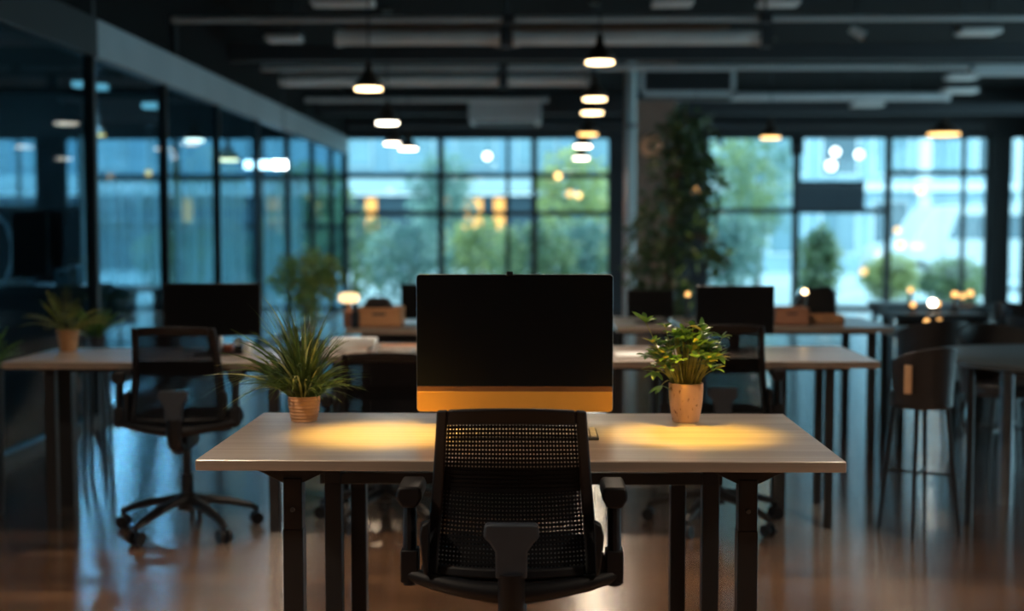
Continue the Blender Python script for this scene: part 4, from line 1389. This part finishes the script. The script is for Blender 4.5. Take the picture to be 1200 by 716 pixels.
# open papers at right of the main monitor
q = onz(737, 412, 0.74)
t = thing('paper_sheet', (q.x, RDF + 0.3, 0.74), 'white paper sheet on the right desk just beside the large screen', 'paper')
MB().box2((-0.07, -0.1, 0), (0.07, 0.1, 0.002)).build('sheet', M['paper'], t)


def cup(px, Y, r, h, m, label, zd=0.74, name='cup', cat='cup', handle=True):
    x = at(px, 405, Y).x
    t = thing(name, (x, Y, zd), label, cat)
    MB().lathe([(r * 0.85, 0), (r, 0.006), (r, h), (r - 0.003, h), (r - 0.004, 0.012), (0.002, 0.010)], seg=24).build('cup_body', m, t)
    if handle:
        MB().tube([(r, 0, h * 0.8), (r + 0.018, 0, h * 0.75), (r + 0.02, 0, h * 0.35), (r, 0, h * 0.25)], 0.004, 8).build('handle', m, t)

cup(257, 5.85, 0.017, 0.075, M['white'], 'pale narrow tumbler under the left monitor, nearest the chair', handle=False)
cup(290, 5.78, 0.022, 0.055, M['white'], 'white mug on the left desk by the grassy plant')
t = thing('small_box', (at(268, 412, 5.84).x, 5.84, 0.74), 'small red brown box between the tumbler and the desk clock', 'box')
MB().box2((-0.02, -0.03, 0), (0.02, 0.03, 0.03)).build('box_body', M['red'], t, 0.003)
MB().box2((-0.021, -0.031, 0.03), (0.021, 0.031, 0.038)).build('lid', M['crate_red'], t, 0.002)
t = thing('desk_clock', (at(279, 405, 5.8).x, 5.8, 0.74), 'small round desk clock with pale face by the left monitor', 'clock')
MB().tube([(0, 0.0, 0.052), (0, 0.022, 0.052)], 0.021, 24).build('clock_case', M['black_plastic'], t, 0.002)
MB().tube([(0, -0.0015, 0.052), (0, 0.0, 0.052)], 0.017, 24).build('clock_face', M['white'], t)
MB().box2((-0.018, 0.0, 0), (0.018, 0.022, 0.032)).build('clock_foot', M['black_plastic'], t, 0.002)
cup(247, 5.88, 0.012, 0.07, M['white'], 'thin pale vase beside the chair on the left desk', name='vase', cat='vase', handle=False)


# ------------------------------------------------------------------ cafe corner on the right
def cafe_chair(loc, rz, label, shell, inner=None, legm='black_metal', group=None, wide=0.26, z0=0.47, hb=0.32):
    t = thing('armchair', loc, label, 'chair', rz, group)

    def s2(u, v):
        a = u * R(95)
        r = wide * (0.92 + 0.10 * v)
        zz_ = z0 + hb * v * (0.72 + 0.28 * math.cos(a * 0.9))
        return Vector((r * math.sin(a), -r * math.cos(a), zz_))
    mb = MB()
    # shell wrap with radial thickness
    nu, nv, th = 24, 6, 0.02
    g = {}
    for i in range(nu + 1):
        for j in range(nv + 1):
            p_ = s2(-1 + 2 * i / nu, j / nv)
            rr = Vector((p_.x, p_.y, 0)).normalized()
            g[i, j, 0] = mb.bm.verts.new(p_)
            g[i, j, 1] = mb.bm.verts.new(p_ - rr * th)
    for i in range(nu):
        for j in range(nv):
            mb.bm.faces.new((g[i, j, 0], g[i + 1, j, 0], g[i + 1, j + 1, 0], g[i, j + 1, 0]))
            mb.bm.faces.new((g[i, j, 1], g[i, j + 1, 1], g[i + 1, j + 1, 1], g[i + 1, j, 1]))
        for j in (0, nv):
            mb.bm.faces.new((g[i, j, 0], g[i + 1, j, 0], g[i + 1, j, 1], g[i, j, 1]))
    for i in (0, nu):
        for j in range(nv):
            mb.bm.faces.new((g[i, j, 0], g[i, j + 1, 0], g[i, j + 1, 1], g[i, j, 1]))
    mb.build('backrest', shell, t, 0.004)
    st = MB()
    prof = [(wide * 0.93 * math.cos(2 * PI * k_ / 28), wide * 0.93 * math.sin(2 * PI * k_ / 28)) for k_ in range(28)]
    st.prism(prof, 'z', z0 - 0.03, z0 + 0.035)
    st.build('seat', inner or shell, t, 0.014, segs=3)
    for sx in (-1, 1):
        for sy in (-1, 1):
            MB().tube([(sx * wide * 0.55, sy * wide * 0.55, z0 - 0.03), (sx * wide * 0.85, sy * wide * 0.85, 0)], [0.011, 0.008], 10).build('leg', M[legm], t)
    br = MB()
    br.tube([(-wide * 0.68, -wide * 0.68, 0.26), (wide * 0.68, wide * 0.68, 0.26)], 0.006, 8).tube([(wide * 0.68, -wide * 0.68, 0.26), (-wide * 0.68, wide * 0.68, 0.26)], 0.006, 8)
    br.build('cross_brace', M[legm], t)
    return t

# dark armchair with tan side panel beside the round table
q = at(1068, 470, 5.95)
ac = cafe_chair((at(1080, 440, 5.52).x, 5.52, 0), R(20), 'dark leather armchair with tan stripe between right desk and round table', M['dark_leather'], wide=0.140, z0=0.575, hb=0.235)
MB().box((-0.125, -0.079, 0.675), (0.032, 0.012, 0.12), (0, 0, R(-58))).build('tan_panel', M['tan_leather'], ac, 0.003)

# round table
t = thing('round_table', (2.43, 5.95, 0), 'dark round table at the right edge on metal legs', 'table')
RT = 0.60
rt = MB()
rt.lathe([(RT - 0.02, 0.695), (RT, 0.70), (RT, 0.718), (RT - 0.012, 0.722), (0.002, 0.722)], seg=64)
rt.build('table_top', M['slate'], t)
ps = [(at(1137, 500, 5.72).x, 5.72, 0.016), (at(1179, 500, 6.1).x, 6.1, 0.032), (2.95, 5.7, 0.02), (2.6, 6.4, 0.02)]
for (x, y, r) in ps:
    MB().cyl((x - 2.43, y - 5.95, 0.0), (x - 2.43, y - 5.95, 0.70), r, 16).build('leg', M['steel' if r > 0.03 else 'black_metal'], t)
MB().lathe([(0.36, 0.66), (0.36, 0.695)], seg=40).build('apron', M['black_metal'], t)
cafe_chair((2.46, 6.78, 0), R(190), 'dark armchair on the far side of the round table', M['dark_leather'], wide=0.24)
cafe_chair((2.62, 4.98, 0), R(-15), 'pale grey armchair at the right edge by the round table', M['pale_shell'], wide=0.22, z0=0.46, hb=0.42)

# far cafe tables by the right windows
def cafe_table(x0, x1, y0, y1, z, label):
    t = thing('cafe_table', ((x0 + x1) / 2, y0, 0), label, 'table')
    hw, dp = (x1 - x0) / 2, y1 - y0
    MB().box2((-hw, 0, z - 0.035), (hw, dp, z)).build('table_top', M['slate'], t, 0.004)
    for sx in (-1, 1):
        for yv in (0.06, dp - 0.06):
            MB().box2((sx * (hw - 0.05) - 0.02, yv - 0.02, 0), (sx * (hw - 0.05) + 0.02, yv + 0.02, z - 0.035)).build('leg', M['black_metal'], t)
    MB().box2((-hw + 0.05, 0.05, z - 0.1), (hw - 0.05, 0.08, z - 0.036)).build('apron', M['black_metal'], t)

tx0, tx1 = at(1042, 380, 7.9).x, at(1146, 380, 7.9).x
cafe_table(tx0, tx1, 7.75, 8.25, 0.68, 'dark cafe table nearest in front of the right windows')
tx2, tx3 = at(1040, 365, 9.2).x, at(1150, 365, 9.2).x
cafe_table(tx2, tx3, 9.0, 9.5, 0.70, 'dark cafe table with table lights behind the nearest cafe table')
tx4, tx5 = at(1030, 360, 11.5).x, at(1150, 360, 11.5).x
cafe_table(tx4, tx5, 11.2, 11.9, 0.62, 'dark cafe table farthest away near the right windows')
cafe_chair((tx0 + 0.12, 7.45, 0), R(8), 'left dark cafe chair in front of the nearest cafe table', M['dark_leather'], wide=0.2)
cafe_chair((tx1 + 0.30, 7.6, 0), R(-80), 'dark cafe chair at the right end of the nearest cafe table', M['dark_leather'], wide=0.22)
cafe_chair((tx3 + 0.28, 9.1, 0), R(-60), 'dark cafe chair at the right end of the lamp lit cafe table', M['dark_leather'], wide=0.22)
# lights on the cafe tables
for (px, py, Y, r, m, lab) in ((1070, 357, 9.25, 0.02, 'bulb_warm', 'leftmost small amber table light on the cafe tables'),
                               (1093, 355, 9.2, 0.030, 'lamp_white', 'largest and brightest table light on the cafe tables'),
                               (1099, 356, 9.35, 0.02, 'bulb_warm', 'amber table light touching the brightest one'),
                               (1119, 345, 9.3, 0.024, 'bulb_warm', 'tall amber table light right of the brightest one'),
                               (1128, 347, 11.5, 0.024, 'bulb_warm', 'dim amber table light left of the rightmost pair'),
                               (1137, 344, 11.6, 0.03, 'bulb_warm', 'rightmost amber table light'),
                               (1067, 340, 11.4, 0.024, 'bulb_warm', 'yellowish table light above the leftmost one')):
    bulb(px, py, Y, r, m, lab, foot=0.70 if Y < 11 else 0.62, name='table_light', cat='table light')
for (px, py, lab) in ((1086, 376.5, 'left tea light on the nearest cafe table'), (1101, 376.5, 'right tea light on the nearest cafe table')):
    bulb(px, py, 7.95, 0.017, 'bulb_warm', lab, foot=0.68, name='tea_light', cat='tea light')
bulb(943, 342, R3B - 0.36, 0.018, 'lamp_warm', 'small amber light at the back of the right far desk', foot=0.74, name='table_light', cat='table light')
bulb(806, 345, 8.0, 0.016, 'bulb_warm', 'small amber light left of the right desk monitor', foot=0.74, name='table_light', cat='table light')

# speaker on window mullion, slate blind
q = at(934, 171, FAR - 0.2)
t = thing('wall_speaker', (q.x, FAR - 0.12, q.z), 'small black speaker at the top of the right window mullion', 'speaker')
MB().box2((-0.09, -0.14, -0.13), (0.09, 0, 0.13)).build('speaker_box', M['black_plastic'], t, 0.01)
MB().tube([(0, -0.15, -0.03), (0, -0.138, -0.03)], 0.06, 20).build('speaker_cone', M['dark_pipe'], t)
MB().box2((-0.03, 0, -0.03), (0.03, 0.07, 0.03)).build('wall_bracket', M['dark_pipe'], t)
a, b_ = at(933, 246, FAR - 0.15), at(1013, 215, FAR - 0.15)
t = thing('window_blind', ((a.x + b_.x) / 2, FAR - 0.15, a.z), 'slate grey slatted blind panel across the middle of the right window', 'blind')
w, h = (b_.x - a.x) / 2, b_.z - a.z
sl = MB()
for k_ in range(16):
    sl.box((-w + 2 * w * (k_ + 0.5) / 16, 0, h / 2), (2 * w / 16 * 0.96, 0.012, h), (0, 0, 0.12))
sl.build('slats', M['blind'], t)
MB().box2((-w, -0.02, h), (w, 0.02, h + 0.04)).build('head_rail', M['frame'], t)
MB().cyl((-w * 0.9, 0, h + 0.04), (-w * 0.9, 0, WT - a.z), 0.006, 6).build('cord', M['frame'], t)
MB().cyl((w * 0.9, 0, h + 0.04), (w * 0.9, 0, WT - a.z), 0.006, 6).build('cord', M['frame'], t)

# furniture inside the glass office
q = at(40, 338, 9.4)
t = thing('office_counter', (-4.0, 9.4, 0), 'dark counter inside the glass office at far left', 'counter')
zt = at(50, 335, 9.4).z
MB().box2((-0.9, 0, zt - 0.06), (0.75, 0.5, zt)).build('worktop', M['slate'], t, 0.004)
MB().box2((-0.85, 0.03, 0.0), (0.7, 0.47, zt - 0.06)).build('cabinet_body', M['planter'], t, 0.004)
q0, q1 = at(14, 312, 9.6), at(55, 247, 9.6)
t = thing('monitor', ((q0.x + q1.x) / 2, 9.6, zt), 'tall dark monitor on the counter inside the glass office', 'monitor')
w = (q1.x - q0.x) / 2
MB().box2((-w, 0, 0.06), (w, 0.03, q1.z - zt)).build('bezel', M['lamp_metal'], t, 0.006)
MB().box2((-w + 0.01, -0.002, 0.075), (w - 0.01, 0.0, q1.z - zt - 0.012)).build('screen', M['screen'], t)
MB().box2((-0.03, 0.005, 0.0), (0.03, 0.03, 0.07)).build('stand_neck', M['black_plastic'], t)
t = thing('floor_lamp', (at(7, 300, 9.9).x, 9.9, zt), 'curved pale desk lamp left of the tall office monitor', 'lamp')
MB().lathe([(0.06, 0), (0.06, 0.012), (0.015, 0.02)], seg=20).build('lamp_base', M['white'], t)
MB().tube([(0.0, 0, 0.015), (0.05, 0, 0.15), (0.055, 0, 0.3), (0.01, 0, 0.45), (-0.06, 0, 0.52)], [0.018, 0.018, 0.016, 0.014, 0.012], 10).build('lamp_arm', M['pale_shell'], t)
MB().lathe([(0.05, 0.47), (0.03, 0.53), (0.01, 0.55)], c=(-0.08, 0, 0), seg=18).build('lamp_shade', M['white'], t)
for i, (px, w_, h_, m, lab) in enumerate(((26, 0.16, 0.05, 'white', 'pale low tray on the office counter by the tall monitor'), (72, 0.10, 0.12, 'bldg_blue', 'blue file box on the office counter'), (85, 0.07, 0.15, 'pale_shell', 'tall pale file box on the office counter'))):
    x = at(px, 320, 9.5).x
    t = thing('file_box', (x, 9.47 if i == 0 else 9.55, zt), lab, 'file box')
    MB().box2((-w_ / 2, -0.05, 0), (w_ / 2, 0.05, h_)).build('box_body', M[m], t, 0.004)
    MB().box2((-w_ * 0.2, -0.052, h_ * 0.55), (w_ * 0.2, -0.05, h_ * 0.75)).build('label_holder', M['dark_pipe'], t)
# dark meeting table and chairs inside the office, behind the left desk plants
t = thing('meeting_table', (-4.3, 12.2, 0), 'dark meeting table inside the glass office', 'table')
MB().box2((-1.0, -0.4, 0.70), (1.0, 0.4, 0.735)).build('table_top', M['slate'], t, 0.005)
for sx in (-1, 1):
    MB().box2((sx * 0.8 - 0.04, -0.3, 0), (sx * 0.8 + 0.04, 0.3, 0.70)).build('leg', M['black_metal'], t)
cafe_chair((-4.7, 11.5, 0), R(5), 'left dark chair at the meeting table in the glass office', M['planter'], wide=0.24)
cafe_chair((-3.8, 11.5, 0), R(-6), 'right dark chair at the meeting table in the glass office', M['planter'], wide=0.24)

# ------------------------------------------------------------------ outside
tag(MB().box2((-60, FAR + 0.12, -0.15), (60, 80, -0.05)).build('ground_outside', M['pavement']), kind='structure')


def building(name, x0, x1, y, hgt, label, build):
    t = thing(name, ((x0 + x1) / 2, y, -0.05), label, 'building')
    build(t, (x1 - x0) / 2)
    return t

def bA(t, hw):
    cx_ = t.location.x
    Y = t.location.y
    MB().box2((-hw, 0, 0), (hw, 8, 2.3)).build('shopfront', M['bldg_dark'], t)
    MB().box2((-hw, -0.8, 2.34), (hw, 0.4, 2.9)).build('canopy', M['bldg_pale'], t)
    MB().box2((-hw, 0, 2.85), (hw, 8, 9)).build('upper_wall', M['bldg_blue'], t)
    x = -hw + 0.5
    k_ = 0
    while x < hw - 1.5:
        m = MB()
        m.box2((x, -0.06, 3.1), (x + 1.3, 0.02, 4.2))
        f_ = m.build('window', M['bldg_pale'], t)
        MB().box2((x + 0.06, -0.08, 3.16), (x + 1.24, -0.05, 4.14)).build('pane', M['bldg_glass'], f_)
        x += 1.9
        k_ += 1
    for px in (435, 521, 547, 559, 585, 712, 620 - 400, 330, 372):
        xx = at(px, 240, Y - 0.1).x - cx_
        z0_, z1_ = 1.2, 2.2
        wv_ = 0.16 if px != 712 else 0.2
        m = MB()
        m.box2((xx - wv_ - 0.04, -0.08, z0_ - 0.05), (xx + wv_ + 0.04, 0.0, z1_ + 0.03))
        f_ = m.build('shop_window', M['bldg_dark'], t)
        MB().box2((xx - wv_, -0.1, z0_), (xx + wv_, -0.07, z1_)).build('lit_pane', M['shop_light'], f_)
building('shop_building', -22, 4.6, 40, 9, 'blue clad building with pale canopy across the street, left of the pillar', bA)

def bB(t, hw):
    MB().box2((-hw, 0, 0), (hw, 8, 12)).build('wall', M['bldg_mid'], t)
    MB().box2((-hw, -0.5, 2.35), (hw, 0.1, 2.6)).build('ledge', M['bldg_white'], t)
    for i in range(int(hw * 2 / 1.5)):
        x = -hw + 0.3 + 1.5 * i
        for j in range(3):
            z = (0.5, 2.8, 4.4)[j]
            h_ = (1.6, 1.2, 1.2)[j]
            f_ = MB().box2((x, -0.06, z), (x + 1.1, 0.02, z + h_)).build('window', M['bldg_white'], t)
            MB().box2((x + 0.06, -0.08, z + 0.06), (x + 1.04, -0.05, z + h_ - 0.06)).build('pane', M['bldg_glass' if (i + j) % 3 else 'bldg_glass_dark'], f_)
    for i, x in enumerate((-3.4, -0.6, 2.2)):
        MB().box2((x, -0.25, 0), (x + 0.35, 0.05, 12)).build('pilaster', M['bldg_white'], t)
building('corner_building', 5.0, 24, 38, 12, 'pale blue building with many windows seen through the right windows', bB)

# van
q0 = at(1062, 262, 27.0)
vx = q0.x
zr = at(1100, 240, 27.0).z
t = thing('white_van', (vx, 27.0, -0.05), 'white van parked outside the right window', 'van')
s_ = (zr + 0.05) / 1.95
pr = [(-0.55, 0.30), (-0.58, 0.75), (-0.45, 1.0), (0.15, 1.12), (0.55, 1.75), (0.75, 1.93), (3.9, 1.95), (4.0, 1.8), (4.0, 0.30)]
MB().prism([(x * s_, z * s_) for x, z in pr], 'y', 0, 1.7).build('van_body', M['van_white'], t, 0.04)
MB().prism([(x * s_, z * s_) for x, z in [(0.95, 1.18), (1.15, 1.72), (1.9, 1.72), (1.9, 1.18)]], 'y', -0.012, 0.01).build('side_window', M['bldg_glass_dark'], t)
MB().prism([(x * s_, z * s_) for x, z in [(2.05, 1.18), (2.05, 1.72), (3.7, 1.72), (3.7, 1.18)]], 'y', -0.012, 0.01).build('side_window', M['bldg_glass_dark'], t)
MB().prism([(x * s_, z * s_) for x, z in [(0.2, 1.14), (0.56, 1.70), (0.6, 1.70), (0.26, 1.14)]], 'y', 0.15, 1.55).build('windshield', M['bldg_glass'], t)
MB().box2((-0.6 * s_, 0.08, 0.72 * s_), (-0.5 * s_, 0.4, 0.9 * s_)).build('headlight', M['van_lamp'], t, 0.02)
MB().box2((0.1, -0.02, 0.95 * s_), (0.35, 0.0, 1.08 * s_)).build('side_lamp', M['van_lamp'], t, 0.005)
for wx in (0.3, 3.1):
    w_ = MB()
    w_.tube([(wx * s_, -0.02, 0.32), (wx * s_, 0.2, 0.32)], 0.32, 24)
    o = w_.build('wheel', M['tyre'], t)
    MB().tube([(wx * s_, -0.03, 0.32), (wx * s_, -0.01, 0.32)], 0.18, 20).build('hub_cap', M['rim'], o)

# hanging street globes outside
for (px, py, Y, r, m, lab) in ((979, 178, 23, 0.075, 'bulb_white', 'white globe light outside, upper left of the group in the right window'),
                               (1007, 181, 23, 0.075, 'bulb_white', 'white globe light outside, upper right of the group in the right window'),
                               (974, 194, 23.4, 0.09, 'bulb_white', 'white globe light outside, lowest of the group in the right window'),
                               (1079, 223, 23, 0.075, 'bulb_warm', 'large amber globe light outside above the van'),
                               (1052, 270, 22.5, 0.06, 'bulb_warm', 'amber globe light outside beside the right mullion, upper'),
                               (1055, 287, 22.0, 0.075, 'bulb_warm', 'amber globe light outside beside the right mullion, lower'),
                               (1012, 318, 22.5, 0.06, 'bulb_warm', 'low amber globe light outside left of the right mullion'),
                               (668, 227, 22.5, 0.06, 'bulb_warm', 'amber globe light outside right of the middle mullion'),
                               (678, 229, 23.2, 0.05, 'lamp_amber', 'smaller amber globe outside touching its neighbour'),
                               (365, 231, 22.5, 0.06, 'bulb_warm', 'amber globe light outside behind the bushy plant')):
    bulb(px, py, Y, r, m, lab, 4.2, name='street_globe')
# catenary cable that carries them
def cable(x0, x1, Y, lab):
    t = thing('lamp_cable', ((x0 + x1) / 2, Y, 4.2), lab, 'cable')
    hl = (x1 - x0) / 2
    MB().cyl((-hl, 0, 0), (hl, 0, 0), 0.008, 8).build('wire', M['dark_pipe'], t)
    for sx in (-1, 1):
        MB().cyl((sx * hl, 0, -4.3), (sx * hl, 0, 0.05), 0.04, 12).build('cable_post', M['dark_pipe'], t)
cable(-9, 2.0, 22.5, 'lamp cable outside the left windows')
cable(2.3, 9.6, 23.0, 'lamp cable outside the right windows')


def bush(loc, rx, rz_, n, label, m, seed, trunk=0.0, L=0.17, name='shrub', cat='shrub', ry=None):
    t = thing(name, (loc[0], loc[1], -0.05), label, cat)
    rd_ = random.Random(seed)
    f_ = MB()
    leaf_cloud(f_, rd_, (0, 0, trunk + rz_), rx, ry or rx * 0.7, rz_, n, L, L * 0.42, None, 0.3)
    f_.build('foliage', m, t, sharp=180, solid=1)
    MB().tube([(0, 0, 0), (0.03, 0, (trunk + rz_) * 0.5), (0, 0.02, trunk + rz_)], [0.06, 0.05, 0.02], 8).build('trunk', M['bark'], t)

bl = [(-6.6, 24.5, 0.9, 0.75, 'hedge', 'leftmost shrub outside the glass office window'),
      (-5.0, 24.0, 0.8, 0.65, 'hedge2', 'teal shrub outside the middle glass office window'),
      (-3.4, 24.2, 0.85, 0.85, 'hedge', 'shrub outside left of the first clear window'),
      (-2.2, 23.6, 0.8, 0.75, 'hedge2', 'teal shrub outside the first clear window'),
      (-1.0, 24.0, 0.8, 0.78, 'lime', 'yellow green shrub outside just right of the first mullion'),
      (0.0, 23.6, 0.75, 0.74, 'hedge', 'shrub outside directly above the large screen'),
      (0.9, 24.0, 0.75, 0.8, 'hedge2', 'teal shrub outside right of the middle mullion'),
      (1.8, 23.7, 0.7, 0.8, 'hedge', 'shrub outside at the left side of the pillar'),
      (3.6, 23.4, 0.7, 0.9, 'hedge2', 'teal shrub outside right of the indoor tree'),
      (5.0, 24.0, 0.36, 0.7, 'hedge', 'narrow shrub outside behind the right desk box'),
      (6.6, 23.6, 0.55, 0.42, 'lime', 'low yellow green shrub outside behind the table lights'),
      (7.4, 24.0, 0.6, 0.4, 'hedge', 'low shrub outside below the van')]
for i, (x, y, rx, rz_, m, lab) in enumerate(bl):
    y = 22.9 if i % 2 else 24.1
    bush((x, y), rx, rz_, 950, lab, M[m], 100 + i)
tl_ = [(-2.0, 26.5, 0.75, 1.0, 1.0, 'hedge2', 'slim teal tree outside left of the first window mullion'),
       (0.75, 26.5, 0.75, 1.1, 0.8, 'lime', 'yellow green tree outside right of the middle window mullion'),
       (1.9, 27.0, 0.8, 1.1, 0.6, 'hedge', 'green tree outside against the left side of the pillar'),
       (3.9, 26.0, 1.0, 1.5, 0.4, 'hedge', 'tall green tree outside right of the indoor tree'),
       (4.8, 27.0, 0.8, 1.5, 0.9, 'hedge2', 'tall teal tree outside by the right window mullion'),
       (-4.6, 27.0, 0.9, 0.9, 0.9, 'hedge', 'green tree outside seen through the office glass')]
for i, (x, y, rx, rz_, tr_, m, lab) in enumerate(tl_):
    y = 26.2 if i % 2 else 27.9
    bush((x, y), rx, rz_, 950, lab, M[m], 200 + i, tr_, 0.2, 'street_tree', 'tree')

# ------------------------------------------------------------------ world and lights
w = bpy.data.worlds.new('sky')
scene.world = w
w.use_nodes = True
nt = w.node_tree
bg = nt.nodes['Background']
tc_ = nt.nodes.new('ShaderNodeTexCoord')
sx_ = nt.nodes.new('ShaderNodeSeparateXYZ')
nt.links.new(tc_.outputs['Generated'], sx_.inputs[0])
cr = nt.nodes.new('ShaderNodeValToRGB')
cr.color_ramp.elements[0].position = 0.0
cr.color_ramp.elements[0].color = (0.36, 0.575, 0.65, 1)
cr.color_ramp.elements[1].position = 0.6
cr.color_ramp.elements[1].color = (0.39, 0.60, 0.68, 1)
nt.links.new(sx_.outputs['Z'], cr.inputs['Fac'])
nt.links.new(cr.outputs['Color'], bg.inputs['Color'])
bg.inputs['Strength'].default_value = 4.6


def light(name, kind, loc, energy, col, rot=(0, 0, 0), **kw):
    ld = bpy.data.lights.new(name, kind)
    ld.energy = energy
    ld.color = col
    for k_, v_ in kw.items():
        setattr(ld, k_, v_)
    o = bpy.data.objects.new(name, ld)
    COL.objects.link(o)
    o.location = loc
    o.rotation_euler = rot
    return o

for (x, y) in DL:
    light('desk_lamp_beam', 'SPOT', (x, y, 2.18), 390, (1.0, 0.60, 0.08), spot_size=R(23), spot_blend=0.9, shadow_soft_size=0.05)
# the light the pendant lamps, added fill ones included, throw down
for (x, y, z, e_, c_) in PEND:
    light('pendant_light', 'SPOT', (x, y, z - 0.02), e_, c_, spot_size=R(150), spot_blend=0.7, shadow_soft_size=0.09)
for (x, y, z) in OFFL:
    light('downlight_glow', 'SPOT', (x, y, z - 0.05), 90, (0.45, 0.80, 1.0), spot_size=R(160), spot_blend=0.6, shadow_soft_size=0.08)

scene.view_settings.view_transform = 'Standard'
scene.view_settings.look = 'None'
scene.view_settings.exposure = 0.38
scene.view_settings.gamma = 1.0
scene.view_settings.use_curve_mapping = False
cy = scene.cycles
cy.use_denoising = True
try:
    cy.denoiser = 'OPENIMAGEDENOISE'
except Exception:
    pass
cy.max_bounces = 10
cy.transparent_max_bounces = 24
cy.diffuse_bounces = 4
cy.glossy_bounces = 4
cy.sample_clamp_indirect = 6.0
